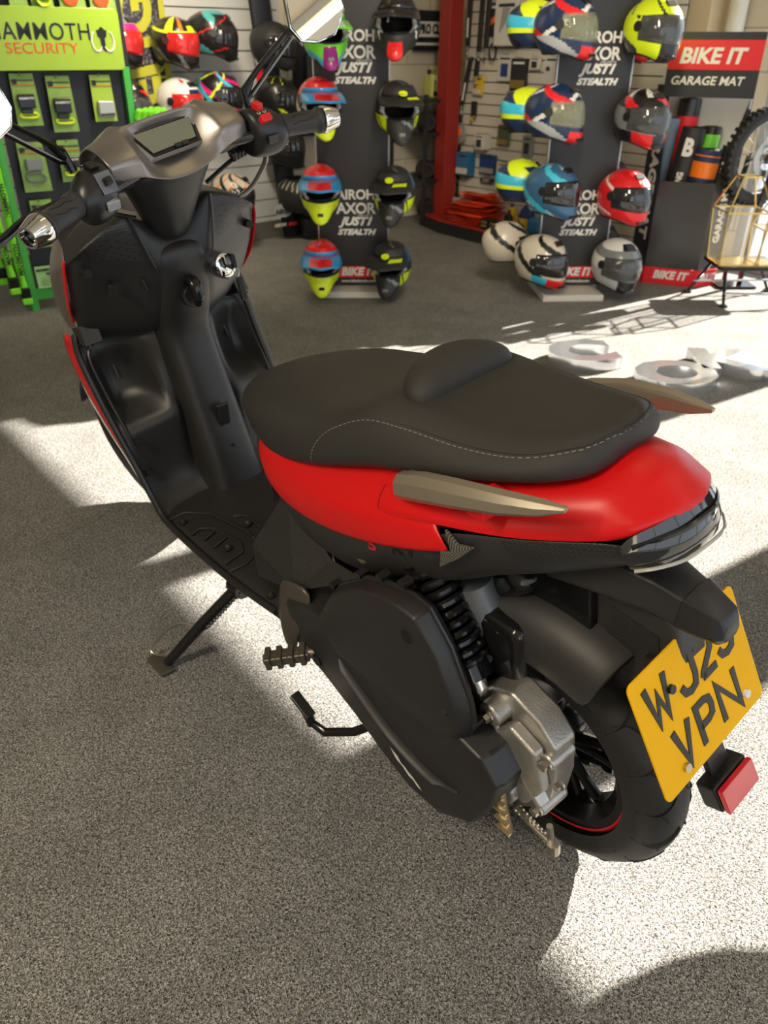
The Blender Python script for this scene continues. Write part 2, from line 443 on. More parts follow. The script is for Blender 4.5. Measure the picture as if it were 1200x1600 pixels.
# columns front -> rear; rows top -> bottom
redT = [(.678, .085, .592), (.628, .118, .606), (.55, .142, .625), (.45, .152, .655), (.35, .156, .688), (.25, .152, .712), (.16, .146, .738), (.10, .140, .752)]
redM = [(.670, .092, .575), (.620, .130, .585), (.54, .158, .600), (.44, .172, .622), (.34, .179, .650), (.24, .180, .682), (.16, .174, .708), (.10, .166, .728)]
redB = [(.662, .094, .556), (.602, .134, .553), (.52, .160, .560), (.42, .173, .577), (.32, .180, .604), (.22, .182, .640), (.13, .180, .678), (.062, .174, .708)]
redU = [(.655, .088, .545), (.596, .128, .545), (.514, .152, .551), (.415, .165, .569), (.315, .172, .596), (.215, .174, .632), (.126, .172, .670), (.066, .168, .702)]
side_red = strip([[(x-.01, y*.80-.01, z+.055) for x, y, z in redT], redT, redM, redB, redU], 'side_panel', 'red', sub=2)
crease(side_red, [redM[3:], [redB[-1], redM[-1], redT[-1]]], .6)
# upper strip and tail top
tailA = [(.22, .120, .742), (.10, .122, .775), (.03, .115, .793), (-.04, .098, .806), (-.085, .070, .818), (-.112, .035, .826), (-.116, 0, .828)]
tailB = [(.22, .150, .728), (.10, .146, .757), (.02, .134, .774), (-.05, .112, .788), (-.10, .084, .804), (-.125, .038, .812), (-.128, 0, .813)]
tailC = [(.215, .172, .705), (.10, .170, .741), (.01, .146, .757), (-.07, .116, .772), (-.137, .076, .790), (-.150, .038, .795), (-.152, 0, .796)]
tailD = [(.21, .173, .690), (.095, .171, .735), (.0, .149, .748), (-.07, .119, .762), (-.128, .088, .772), (-.156, .040, .786), (-.158, 0, .787)]
tp_ = strip([[(x+.075, y*.45, z-.004) for x, y, z in tailA], tailA, tailB, tailC, tailD], 'tail_panel', 'red', sub=2, solid=.003)
crease(tp_, [tailC, [r[4] for r in (tailA, tailB, tailC, tailD)], [r[2] for r in (tailA, tailB, tailC)]], .85)

# --- dark side panels under the red
dT = [(.675, .086, .548), (.605, .128, .546), (.515, .150, .552), (.415, .163, .570), (.315, .171, .598), (.215, .173, .635), (.13, .172, .672), (.09, .170, .730), (.0, .148, .747), (-.07, .118, .761), (-.128, .087, .771)]
dM = [(.655, .098, .520), (.590, .124, .505), (.50, .144, .502), (.40, .156, .515), (.30, .162, .550), (.21, .163, .590), (.12, .162, .630), (.07, .160, .680), (-.01, .142, .715), (-.08, .113, .742), (-.145, .078, .758)]
dB = [(.625, .100, .488), (.560, .118, .450), (.47, .128, .435), (.37, .136, .452), (.27, .140, .495), (.19, .140, .545), (.11, .136, .588), (.04, .128, .640), (-.03, .110, .672), (-.09, .088, .705), (-.155, .066, .738)]
dI = [(.60, .05, .475), (.54, .05, .44), (.45, .05, .43), (.36, .05, .45), (.26, .05, .49), (.18, .05, .54), (.10, .05, .58), (.03, .05, .63), (-.04, .05, .665), (-.09, .04, .698), (-.15, .03, .73)]
b = MB(); b.grid([dT, dM, dB, dI], mf=lambda i, j: 1 if (j >= 8 and i < 2) else 0)
lsp = b.build('lower_side_panel', ['side_grey', 'carbon'], scooter, sub=2, solid=.004, mirror=True)
# front face of the body below the seat nose
b = MB(); b.grid([[(.70, y, .60) for y in (-.088, -.04, 0, .04, .088)], [(.69, -.09, .53), (.715, -.04, .53), (.72, 0, .53), (.715, .04, .53), (.69, .09, .53)],
                  [(.66, -.10, .42), (.69, -.04, .42), (.70, 0, .42), (.69, .04, .42), (.66, .10, .42)], [(.68, -.11, .29), (.70, -.04, .29), (.71, 0, .29), (.70, .04, .29), (.68, .11, .29)]])
b.build('seat_base_front', 'plastic', scooter, sub=1, solid=.004)
# carbon wedge between floorboard and body
b = MB(); q = [(.60, .095, .50), (.665, .165, .375), (.62, .19, .335), (.49, .185, .375), (.34, .128, .455), (.44, .125, .44)]
b.face([b.vert(p) for p in (q[0], q[1], q[3], q[5])]); b.face([b.vert(p) for p in (q[5], q[3], q[4])]); b.face([b.vert(p) for p in (q[1], q[2], q[3])], 1)
b.face([b.vert(p) for p in (q[2], (.62, .17, .29), (.50, .17, .33), q[3])], 1); b.face([b.vert(p) for p in (q[3], (.50, .17, .33), (.34, .115, .43), q[4])], 1)
b.face([b.vert(p) for p in (q[0], (.70, .10, .40), (.69, .12, .30), (.62, .17, .29), q[2], q[1])], 1)
b.build('rear_floor_wedge', ['carbon', 'plastic2'], scooter, mirror=True, smooth=False)
# --- grab rails
for sgn in (1, -1):
    C_ = [((.168, .150, .735), .006, .010), ((.155, .156, .741), .012, .019), ((.10, .166, .766), .013, .020), ((.04, .168, .785), .013, .018), ((-.03, .160, .800), .012, .014), ((-.075, .149, .809), .010, .009), ((-.104, .141, .816), .004, .003)]
    b = MB(); rings = []
    for (x, y, z), w, h in C_:
        rings.append([(x, sgn*(y+a*w), z+c*h) for a, c in ((-1, -.9), (.5, -1), (1, -.5), (1, .45), (.35, 1), (-.8, .95), (-1, .6))])
    b.loft(rings); g = fixed(b.build('grab_rail', 'bronze', scooter, bevel=.003, bseg=3, ang=25))
    for c_, sz in (((.010, .140, .772), (.03, .05, .022)), ((.120, .140, .748), (.05, .035, .016))):
        b = MB(); b.box((c_[0], sgn*c_[1], c_[2]), sz); fixed(b.build('rail_bracket', 'red', g, bevel=.003))
    b = MB(); b.cyl((.138, sgn*.142, .752), (.138, sgn*.142, .765), .007, 12); fixed(b.build('bolt', 'steel', g, bevel=.001))

# --- tail light
b = MB()
lt = [(-.122, .096, .772), (-.138, .078, .786), (-.152, .04, .791), (-.154, 0, .792)]
lm = [(-.138, .096, .752), (-.158, .076, .758), (-.174, .04, .763), (-.177, 0, .764)]
lb = [(-.138, .080, .728), (-.154, .064, .720), (-.166, .036, .716), (-.168, 0, .715)]
li = [(-.10, .060, .715), (-.11, .050, .708), (-.11, .03, .704), (-.11, 0, .702)]
b.grid([lt, lm, lb, li]); tl = b.build('tail_light', 'glassdark', scooter, sub=1, mirror=True)
b = MB(); b.tube(catmull([(-.142, .088, .740), (-.158, .070, .742), (-.172, .04, .743), (-.1750, 0, .744), (-.172, -.04, .743), (-.158, -.070, .742), (-.142, -.088, .740)], 4), .0022, 8)
b.build('light_bar', mat('clear_lens_edge', (.45, .44, .40), .15, coat=1.), tl)
b = MB(); b.tube(catmull([(-.136, .086, .768), (-.152, .060, .774), (-.163, .03, .776), (-.165, 0, .777), (-.163, -.03, .776), (-.152, -.060, .774), (-.136, -.086, .768)], 4), .0045, 6, sx=.5)
b.build('lens_rib', 'black', tl)
# --- side turn signals (rear)
for sgn in (1, -1):
    t = MB(); o = lambda pts: [(x, sgn*y, z) for x, y, z in pts]
    t.prism(o([(.072, .164, .735), (.052, .164, .722), (.028, .158, .725), (.058, .158, .690), (.095, .160, .655), (.082, .166, .695), (.060, .168, .708)]), (0, sgn*.006, .002))
    s = t.build('rear_turn_signal', stripes('ribbed_clear_lens', (.18, .17, .14), (.05, .05, .045), 0, 260, .55, rough=.1), scooter, bevel=.0012)

# --- leg shield, tunnel and footboard
# central tunnel / glovebox column (closed loft, rings by height)
def ring(z, xr, hw, xf, r=.35):
    return [(xr, 0, z), (xr+.002, hw*.55, z), (xr+.014, hw*.88, z), (xr+.04, hw, z), (xf, hw*1.05, z), (xf, -hw*1.05, z), (xr+.04, -hw, z), (xr+.014, -hw*.88, z), (xr+.002, -hw*.55, z)]
b = MB(); b.loft([ring(.282, .942, .080, 1.13), ring(.296, .944, .076, 1.13), ring(.33, .952, .071, 1.13), ring(.42, .972, .067, 1.14), ring(.52, .998, .065, 1.15), ring(.60, 1.016, .063, 1.15), ring(.665, 1.030, .063, 1.15), ring(.70, 1.026, .064, 1.15), ring(.735, 1.002, .066, 1.14), ring(.79, .985, .066, 1.12), ring(.845, .975, .066, 1.10), ring(.872, .980, .064, 1.10), ring(.880, 1.0, .055, 1.10)])
tun = fixed(b.build('tunnel_cover', 'plastic', scooter, sub=2))
b = MB(); R = Euler((0, radians(-12), 0)).to_matrix()
b.box((.9865, -.004, .46), (.007, .030, .115), R); h = fixed(b.build('service_hatch', 'plastic2', tun, bevel=.003))
b = MB(); b.cyl((.972, -.004, .41), (.966, -.004, .41), .004, 8)
fixed(b.build('hatch_latch', 'void', h))
# bag hook
b = MB(); b.tube(catmull([(.988, 0, .800), (.968, 0, .802), (.956, 0, .785), (.958, 0, .765), (.968, 0, .755)], 4), [.014]*4+[.014]*4+[.013]*4+[.009]*5, 12)
fixed(b.build('bag_hook', 'black', scooter, sub=1))
b = MB(); b.cyl((.992, 0, .768), (.978, 0, .768), .023, 24); fixed(b.build('hook_base', 'plastic2', scooter, bevel=.002))
# upper leg shield (inner fairing) - rows top to bottom, columns centre to outside
rows = [
 [(1.10, 0, .925), (1.10, .04, .935), (1.10, .09, .962), (1.09, .14, .950), (1.08, .190, .922), (1.08, .205, .905)],
 [(1.02, 0, .895), (1.01, .04, .915), (.990, .088, .955), (.985, .14, .940), (1.008, .196, .906), (1.040, .213, .888)],
 [(1.00, 0, .870), (.985, .045, .880), (.984, .085, .925), (.988, .14, .922), (1.012, .198, .900), (1.045, .214, .880)],
 [(.995, 0, .845), (.985, .060, .846), (.992, .078, .860), (1.008, .14, .876), (1.030, .200, .893), (1.055, .216, .872)],
 [(.995, 0, .838), (.987, .062, .836), (1.000, .082, .846), (1.018, .14, .858), (1.036, .202, .874), (1.058, .217, .862)],
 [(1.00, 0, .79), (.998, .062, .79), (1.015, .088, .79), (1.050, .15, .798), (1.070, .204, .805), (1.085, .216, .805)],
 [(1.03, 0, .725), (1.03, .062, .725), (1.050, .09, .720), (1.095, .15, .715), (1.120, .194, .730), (1.135, .206, .738)],
 [(1.06, 0, .690), (1.06, .062, .690), (1.09, .09, .688), (1.135, .15, .685), (1.150, .185, .700), (1.165, .198, .712)]]
b = MB(); b.grid(rows, mf=lambda i, j: 1 if (i in (1, 2) and j >= 2) else 0)
ls = fixed(b.build('inner_fairing', ['plastic', 'carbon'], scooter, sub=2, solid=.004, mirror=True))
crease(ls, [rows[1], rows[3], [r[4] for r in rows[1:]], [r[2] for r in rows[:4]]], .8)
b = MB(); b.box((1.036, .122, .818), (.012, .080, .026), Euler((0, radians(-15), radians(33)))); fixed(b.build('storage_slot', 'void', ls, bevel=.002))
b = MB(); b.box((1.004, .088, .815), (.010, .008, .026), Euler((radians(-15), radians(-15), 0))); fixed(b.build('slot_latch', 'plastic2', ls, bevel=.002))
for sgn in (1, -1):
    b = MB(); b.cyl((1.055, sgn*.188, .862), (1.018, sgn*.186, .862), .0085, 16); fixed(b.build('fastener', 'void', ls))
    b = MB(); b.tube(catmull([(.984, sgn*.090, .952), (.980, sgn*.084, .92), (.978, sgn*.074, .875), (.978, sgn*.066, .846)], 5), .0028, 6); fixed(b.build('seam_ridge', 'plastic2', ls))
# outer fairing (front shell): horizontal sections from the inner edge round the nose
def nose(z, pts): return [(x, y, z) for x, y in pts]
b = MB()
rows = [
 [(1.07, .200, .912), (1.12, .195, .925), (1.20, .14, .935), (1.25, .06, .94), (1.26, 0, .94)],
 [(1.048, .216, .882), (1.11, .221, .885), (1.23, .17, .89), (1.31, .08, .89), (1.33, 0, .89)],
 [(1.062, .221, .860), (1.13, .228, .85), (1.27, .18, .84), (1.36, .09, .83), (1.39, 0, .83)],
 [(1.092, .219, .805), (1.17, .226, .79), (1.31, .18, .77), (1.40, .09, .75), (1.43, 0, .75)],
 [(1.138, .208, .742), (1.21, .214, .73), (1.33, .17, .71), (1.40, .08, .69), (1.42, 0, .69)],
 [(1.165, .199, .715), (1.23, .20, .70), (1.32, .15, .68), (1.37, .07, .66), (1.38, 0, .66)]]
b.grid(rows, mf=lambda i, j: 0)
of = fixed(b.build('outer_fairing', 'titan', scooter, sub=2, solid=.004, mirror=True))
for sgn in (1, -1):
    b = MB(); L = [(1.044, sgn*.216, .890), (1.052, sgn*.2195, .868), (1.080, sgn*.2205, .815), (1.105, sgn*.218, .780), (1.135, sgn*.209, .745)]
    b.tube(catmull(L, 4), .006, 8, sx=.5); fixed(b.build('red_trim', 'redgloss', of))
# front turn signal / light pods, visible at the edge
for sgn in (1, -1):
    b = MB(); b.tube(catmull([(1.125, sgn*.165, .752), (1.135, sgn*.180, .756), (1.19, sgn*.190, .752), (1.26, sgn*.17, .74)], 4), [.010]*4+[.017]*4+[.018]*4+[.006], 12, sx=.7)
    fixed(b.build('front_turn_signal', 'chrome', scooter, sub=1))
    b = MB(); R = Euler((0, radians(20), radians(sgn*-15)))
    b.box((1.15, sgn*.186, .712), (.09, .04, .045), R)
    for k in range(5): b.box((1.112+.018*k, sgn*.207, .716-.002*k), (.006, .006, .040), R)
    b.build('air_vent', 'plastic2', scooter, bevel=.003)
# lower leg shield with knee pockets
b = MB()
rows = [
 [(1.09, .060, .690), (1.12, .085, .690), (1.16, .13, .690), (1.175, .18, .690), (1.165, .222, .700)],
 [(1.09, .060, .665), (1.10, .085, .665), (1.15, .13, .662), (1.165, .18, .665), (1.150, .224, .672)],
 [(1.09, .062, .60), (1.10, .085, .60), (1.165, .115, .60), (1.185, .175, .60), (1.135, .224, .61)],
 [(1.08, .062, .54), (1.08, .085, .54), (1.15, .115, .54), (1.165, .175, .54), (1.115, .222, .55)],
 [(1.07, .062, .50), (1.055, .085, .50), (1.06, .13, .498), (1.07, .175, .498), (1.085, .220, .505)],
 [(1.07, .062, .44), (1.06, .085, .43), (1.075, .13, .42), (1.08, .175, .42), (1.07, .216, .43)],
 [(1.08, .062, .35), (1.075, .085, .34), (1.08, .13, .335), (1.075, .175, .335), (1.055, .210, .345)],
 [(1.05, .062, .298), (1.05, .085, .294), (1.05, .13, .292), (1.045, .175, .292), (1.03, .208, .298)],
 [(1.01, .062, .280), (1.01, .085, .278), (1.01, .13, .276), (1.01, .175, .276), (1.0, .206, .280)]]
b.grid(rows); lo = b.build('lower_leg_shield', 'plastic', scooter, sub=2, solid=.004, mirror=True)
crease(lo, [rows[3], rows[4], rows[1], [r[1] for r in rows], [r[3] for r in rows[:5]]], .75)
for sgn in (1, -1):
    y = sgn
    b = MB(); b.tube(catmull([(1.165, y*.12, .684), (1.165, y*.17, .682), (1.150, y*.205, .668), (1.115, y*.207, .58), (1.075, y*.204, .50), (1.068, y*.196, .44)], 5), .0035, 6)
    b.build('pocket_rim', 'plastic2', lo)
    b = MB(); b.tube(catmull([(1.165, y*.150, .675), (1.172, y*.152, .625), (1.158, y*.154, .585)], 5), .005, 8); b.build('pocket_rib', 'plastic2', lo)
    b = MB()
    for (sx_, sy, sz) in ((1.060, .190, .47), (1.064, .188, .385)): b.cyl((sx_+.004, y*sy, sz), (sx_-.010, y*sy, sz), .0085, 14)
    b.build('fastener', 'void', lo)
    # rolled rim along shield edge down to the floorboard
    b = MB(); b.tube(catmull([(1.175, y*.212, .712), (1.150, y*.226, .68), (1.12, y*.226, .59), (1.085, y*.222, .50), (1.062, y*.214, .41), (1.035, y*.210, .33), (.99, y*.212, .292), (.85, y*.213, .284), (.70, y*.210, .283), (.56, y*.200, .286)], 6), .0075 if sgn > 0 else .010, 8)
    b.build('edge_rim', 'plastic2' if sgn > 0 else mat('window_lit_rim', (.09, .088, .085), .3), lo)  # right rim coloured paler, for the window light it catches
# red and silver outer strips below
for sgn in (1, -1):
    y = sgn
    b = MB(); b.grid([[(1.185, y*.216, .715), (1.155, y*.229, .675), (1.125, y*.229, .59), (1.095, y*.225, .51), (1.07, y*.217, .43), (1.055, y*.212, .38)],
                      [(1.235, y*.220, .715), (1.215, y*.235, .675), (1.18, y*.234, .59), (1.14, y*.229, .51), (1.10, y*.219, .43), (1.066, y*.211, .37)]])
    b.build('front_side_panel', 'redgloss', scooter, sub=1, solid=.003)
    b = MB(); b.grid([[(1.24, y*.218, .66), (1.20, y*.230, .59), (1.155, y*.227, .51), (1.10, y*.217, .42), (1.055, y*.208, .34), (1.01, y*.207, .27)],
                      [(1.30, y*.20, .62), (1.25, y*.215, .55), (1.20, y*.212, .47), (1.15, y*.205, .39), (1.10, y*.20, .32), (1.03, y*.20, .255)]])
    b.build('lower_trim', 'white', scooter, sub=1, solid=.003)
# footboard
b = MB()
zb = .288
rows = [[(1.05, y, .292) for y in (-.207, -.16, -.09, 0, .09, .16, .207)], [(1.0, y, zb) for y in (-.209, -.16, -.09, 0, .09, .16, .209)],
        [(.85, y, zb-.002) for y in (-.210, -.16, -.09, 0, .09, .16, .210)], [(.72, y, zb) for y in (-.208, -.16, -.09, 0, .09, .16, .208)], [(.60, y, zb+.002) for y in (-.203, -.16, -.09, 0, .09, .16, .203)], [(.50, y, zb+.004) for y in (-.190, -.16, -.09, 0, .09, .16, .190)]]
b.grid(rows); fb = b.build('footboard', 'plastic', scooter, sub=1, solid=.012)
for sgn in (1, -1):
    b = MB(); y = sgn
    def P(x, yy): return (x, y*yy, zb+.002)
    b.tube([P(.99, .202), P(.985, .165), P(.93, .125), P(.81, .105), P(.735, .115), P(.72, .165), P(.728, .20)], .003, 6)
    b.tube([P(.90, .196), P(.905, .172), P(.88, .150), P(.79, .135), P(.76, .150), P(.755, .196)], .003, 6)
    b.tube([P(.87, .155), P(.862, .185)], .003, 6); b.tube([P(.83, .148), P(.822, .185)], .003, 6)
    b.tube([P(.88, .095), P(.86, .075), P(.74, .075), P(.71, .095), P(.73, .105), P(.86, .108)], .0025, 6)
    b.build('tread_groove', 'plastic2', fb)
    for (x, yy) in ((.955, .188), (.83, .090), (.795, .165), (.60, .185)):
        b = MB(); b.cyl(P(x, yy), (x, y*yy, zb+.006), .009, 14, 1); b.cyl((x, y*yy, zb+.005), (x, y*yy, zb+.009), .0045, 10, 0); b.build('screw', ['steel', 'void'], fb)
# belly below
b = MB(); b.loft([[(1.06, y, z) for y, z in ((-.195, .285), (.195, .285), (.185, .255), (.06, .22), (-.06, .22), (-.185, .255))],
                  [(.92, y, z) for y, z in ((-.20, .28), (.20, .28), (.190, .235), (.07, .19), (-.07, .19), (-.190, .235))],
                  [(.70, y, z) for y, z in ((-.195, .28), (.195, .28), (.190, .225), (.08, .17), (-.08, .17), (-.190, .225))],
                  [(.52, y, z) for y, z in ((-.185, .29), (.185, .29), (.185, .235), (.08, .20), (-.08, .20), (-.185, .235))]])
b.build('belly_fairing', 'plastic', scooter, bevel=.01, bseg=3)
# frame mass hidden behind the shield and under the seat
b = MB(); b.box((1.2, 0, .55), (.12, .12, .5)); b.build('head_tube', 'black', scooter, bevel=.004)
b = MB(); b.box((.35, 0, .50), (.60, .09, .16)); b.box((.10, 0, .62), (.30, .09, .16))
b.build('frame', 'black', scooter, bevel=.004)
b = MB(); b.tube([(.50, .10, .44), (.44, .13, .36), (.50, .13, .30)], .012, 8); b.tube([(.36, .10, .44), (.42, .13, .33)], .011, 8)
b.tube([(.2, .06, .5), (.15, .06, .62)], .015); b.tube([(.2, -.06, .5), (.15, -.06, .62)], .015)
b.build('subframe_tube', 'black', scooter)

# --- steering head parts (turned with the bars)
# titanium handlebar cover: columns across (y), rows around
def col(y, P): return [(x, y, z) for x, z in P]
cols = [
 col(.154, [(1.00, 1.030), (1.005, 1.075), (.960, 1.096), (.948, 1.097), (.918, 1.088), (.897, 1.068), (.900, 1.040)]),
 col(.150, [(1.00, 1.030), (1.010, 1.078), (.963, 1.098), (.950, 1.099), (.918, 1.090), (.895, 1.069), (.898, 1.040)]),
 col(.120, [(1.02, 1.025), (1.025, 1.083), (.965, 1.103), (.952, 1.105), (.914, 1.094), (.889, 1.070), (.892, 1.040)]),
 col(.096, [(1.04, 1.020), (1.040, 1.088), (.970, 1.114), (.958, 1.117), (.916, 1.095), (.889, 1.066), (.892, 1.035)]),
 col(.090, [(1.04, 1.020), (1.042, 1.088), (.968, 1.114), (.956, 1.117), (.918, 1.094), (.890, 1.064), (.892, 1.033)]),
 col(.072, [(1.06, 1.010), (1.055, 1.088), (.962, 1.110), (.944, 1.111), (.946, 1.092), (.912, 1.056), (.892, 1.027)]),
 col(.040, [(1.07, 1.005), (1.068, 1.084), (.962, 1.112), (.944, 1.114), (.962, 1.084), (.940, 1.050), (.898, 1.014)]),
 col(.0,   [(1.08, 1.005), (1.075, 1.080), (.962, 1.113), (.944, 1.115), (.964, 1.084), (.942, 1.048), (.902, 1.009)])]
cols = cols + [[(x, -y, z) for x, y, z in c] for c in cols[-2::-1]]
b = MB(); b.grid(cols); cover = steer(b.build('handlebar_cover', 'titan', scooter, sub=2, solid=.003))
crease(cover, [[c[3] for c in cols], [c[5] for c in cols], cols[3][2:6], cols[-4][2:6]], .6)
E1 = V((.9520, .072, 1.0935)); E2 = V((.9520, -.072, 1.0935)); E3 = V((.9230, -.058, 1.0520)); E4 = V((.9230, .050, 1.0515))
nrm = (E2-E1).cross(E4-E1).normalized(); nrm = -nrm if nrm.z < 0 else nrm
def quad_ins(k, off):
    c = (E1+E2+E3+E4)/4; return [c+(e-c)*k+nrm*off for e in (E1, E2, E3, E4)]
b = MB()
o_ = [b.vert(p) for p in quad_ins(1.16, -.002)]; i_ = [b.vert(p) for p in quad_ins(1.0, .0065)]; g_ = [b.vert(p) for p in quad_ins(.96, .003)]
for k in range(4): b.face((o_[k], o_[(k+1) % 4], i_[(k+1) % 4], i_[k])); b.face((i_[k], i_[(k+1) % 4], g_[(k+1) % 4], g_[k]), 1)
b.face(g_, 1); dsp = steer(b.build('display', ['titan', 'black'], scooter, bevel=.002))
b = MB(); q = [e for e in quad_ins(.88, .0045)]; q[2] = q[2]+(q[1]-q[2])*.16; q[3] = q[3]+(q[0]-q[3])*.10; b.prism(q, nrm*.001); fixed(b.build('screen', 'lcd', dsp, smooth=False))
dn = ((E3+E4)/2-(E1+E2)/2).normalized()
for dy in (-.010, .006):
    b = MB(); c = (E3+E4)/2-dn*.007+V((0, dy-.012, 0)); b.box(c+nrm*.005, (.008, .014, .006), Matrix((dn, V((0, 1, 0)), nrm)).transposed()); fixed(b.build('button', 'plastic2', dsp, bevel=.0015))
# stem cover below
b = MB()
def sr(z, xr, hw, xf): return [(xr, .0, z), (xr+.010, hw*.75, z), (xr+.045, hw, z), (xf, hw*.8, z), (xf, -hw*.8, z), (xr+.045, -hw, z), (xr+.010, -hw*.75, z)]
b.loft([sr(1.036, .912, .112, 1.03), sr(1.018, .913, .104, 1.04), sr(.985, .928, .085, 1.05), sr(.945, .950, .064, 1.06), sr(.905, .972, .046, 1.06), sr(.878, .988, .036, 1.06)])
steer(b.build('stem_cover', 'plastic', scooter, sub=1))
for sgn in (1, -1):
    b = MB(); b.tube([(.955, sgn*.08, 1.045), (.945, sgn*.12, 1.050), (.940, sgn*.150, 1.054)], [.034, .036, .036], 16); steer(b.build('bar_shroud', 'plastic', scooter, sub=1))
BZ = 1.040
for sgn in (1, -1):
    A = lambda x, y, z: (x, sgn*y, z)
    zb_ = BZ
    b = MB(); b.cyl(A(.915, .10, zb_), A(.858, .34, zb_-.015), .011, 16); steer(b.build('handlebar', 'black', scooter))
    # grip
    gl = V(A(.893, .232, zb_-.004)); gd = (V(A(.857, .345, zb_-.016))-gl).normalized(); k_ = 1.24
    b = MB(); prof = [(.0165, 0), (.0180, .004), (.0180, .012), (.0165, .016), (.0165, .03), (.0165, .066), (.0172, .074), (.0200, .078), (.0200, .083), (.0165, .085)]
    b.lathe([(r*k_, h*1.05) for r, h in prof], gl, gd, 32)
    rearv = V((-1, 0, .25)); rearv = (rearv-gd*rearv.dot(gd)).normalized(); upv_ = gd.cross(rearv); upv_ = upv_ if upv_.z > 0 else -upv_
    gr = steer(b.build('grip', 'grip', scooter))
    for k in range(3):
        pts = []
        for t_, dk in ((.022, 0), (.036, 14), (.050, 10), (.066, 26)):
            a_ = radians(-10+38*k+dk); pts.append(gl+gd*t_+(rearv*cos(a_)+upv_*sin(a_))*.0165*k_)
        b = MB(); b.tube(pts, .0008, 5); fixed(b.build('grip_groove', 'void', gr))
    b = MB(); prof = [(.014, .084), (.0205, .087), (.0208, .092), (.0180, .106), (.0152, .118), (.0146, .1195), (.0115, .1195), (.0105, .105), (0, .105)]
    b.lathe([(r*k_, h*1.05) for r, h in prof], gl, gd, 40, mf=lambda i, j: 1 if (i in (2, 3) and j % 5 == 0) else 0)
    steer(b.build('bar_end', ['chrome', 'steel'], scooter))
    # switch housing: a rounded block around the bar
    hc = V(A(.905, .190, zb_-.002)); b = MB(); rings = []
    for y, r in ((.158, .034), (.163, .044), (.185, .0455), (.208, .043), (.222, .036), (.232, .026), (.234, .02)):
        o_x = .918-(y-.15)*.30
        rings.append([V(A(o_x+cos(a)*r*.96, y, zb_-.003-(y-.19)*.15+sin(a)*r*(1.08 if sin(a) < 0 else 1))) for a in [2*pi*k/16 for k in range(16)]])
    b.loft(rings); sw_ = steer(b.build('switch_housing', 'plastic2', scooter, sub=1))
    def bpos(ang, y, r=.0445):
        a = radians(ang); d = V((-cos(a), 0, sin(a))); o_x = .918-(y-.15)*.30
        return V(A(o_x, y, zb_-.003-(y-.19)*.15)) + d*r, d, V((sin(a), 0, cos(a)))
    def btn(name, ang, y, size, m, h=.008):
        o, d, t = bpos(ang, y); m_ = Matrix((t, V((0, 1, 0)), d)).transposed(); b = MB(); b.box(o, (size[1], size[0], h), m_)
        return fixed(b.build(name, m, sw_, bevel=.002))
    if sgn < 0:
        btn('starter_switch', 74, .186, (.016, .018), 'redbtn', .020)
        btn('kill_switch', 34, .182, (.024, .014), 'redbtn', .014)
        btn('start_button', -14, .184, (.026, .016), 'black', .006)
        for dy in (-.007, .007):
            o, d, t = bpos(54, .184, .0442); o = o+V((0, dy, 0))
            b = MB(); b.tube([o+t*cos(q)*.0032+V((0, 1, 0))*sin(q)*.0032 for q in [pi*.3+k*pi*1.4/8 for k in range(9)]], .0006, 4); fixed(b.build('switch_marking', 'white', sw_))
    else:
        btn('beam_switch', 72, .186, (.020, .020), 'black', .012)
        btn('switch_plate', 24, .183, (.030, .036), mat('grey_switch_plate', (.15, .16, .19), .3), .004)
        btn('turn_signal_switch', 24, .183, (.013, .013), 'black', .026)
        btn('horn_button', -22, .186, (.024, .016), mat('light_grey_button', (.34, .35, .37), .3), .012)
        for (ang, dy) in ((44, -.009), (44, .004), (92, -.010), (92, .009)):
            o, d, t = bpos(ang, .184, .0455); o = o+V((0, dy, 0))
            b = MB(); b.prism([o+t*.003, o+V((0, .0026, 0)), o-t*.003, o-V((0, .0026, 0))], d*.0006); fixed(b.build('switch_marking', 'white', sw_))
    # brake lever
    b = MB(); b.tube(catmull([A(.945, .195, zb_-.010), A(.968, .24, zb_-.014), A(.962, .30, zb_-.018), A(.940, .350, zb_-.026), A(.925, .385, zb_-.030), A(.918, .400, zb_-.030)], 5), [.008]*21+[.009, .011, .011, .010, .009], 10, sx=.7)
    steer(b.build('brake_lever', 'black', scooter))
    # mirror on a forked stem
    path1 = [V(A(.935, .198, 1.072)), V(A(.944, .202, 1.106)), V(A(.930, .240, 1.138)), V(A(.905, .300, 1.182))]
    p2 = [path1[0]+V((-.004, sgn*.002, 0)), path1[1]+V((-.004, sgn*.012, -.012)), path1[2]+V((-.003, sgn*.012, -.014)), path1[3]+V((.0, sgn*.012, -.010))]
    b = MB(); b.tube(path1, [.0085, .0090, .0060, .0055], 8, sx=.8); b.tube([path1[0]*.5+path1[1]*.5]+p2[1:], [.005, .0050, .0042, .004], 8)
    b.tube([path1[0]*.4+path1[1]*.6, path1[1]*.5+path1[2]*.5], .0065, 8)
    mr = steer(b.build('mirror', ['black', 'titan'], scooter))
    b = MB(); b.tube([p+V((-.0062, 0, .001)) for p in p2[1:]], .0018, 6); fixed(b.build('stem_highlight_edge', 'titan', mr))
    mc = V(A(.880, .366 if sgn < 0 else .345, 1.206)); nd = V((-1, -.10 if sgn > 0 else .30, .0 if sgn > 0 else .30)).normalized()
    xd = V((0, sgn, 0)); xd = (xd-nd*xd.dot(nd)).normalized(); yd = nd.cross(xd); yd = yd if yd.z > 0 else -yd
    outl = [(-.062, -.012), (-.050, -.036), (-.018, -.048), (.024, -.046), (.060, -.012), (.062, .020), (.045, .056), (-.010, .064), (-.050, .046)]
    def po(k, off): return [mc+xd*x*k+yd*y*k+nd*off for x, y in outl]
    b = MB(); b.loft([po(.45, -.030), po(.85, -.022), po(1.03, -.006), po(1.03, .001), po(.97, .0015)]); fixed(b.build('mirror_housing', 'black', mr, bevel=.002))
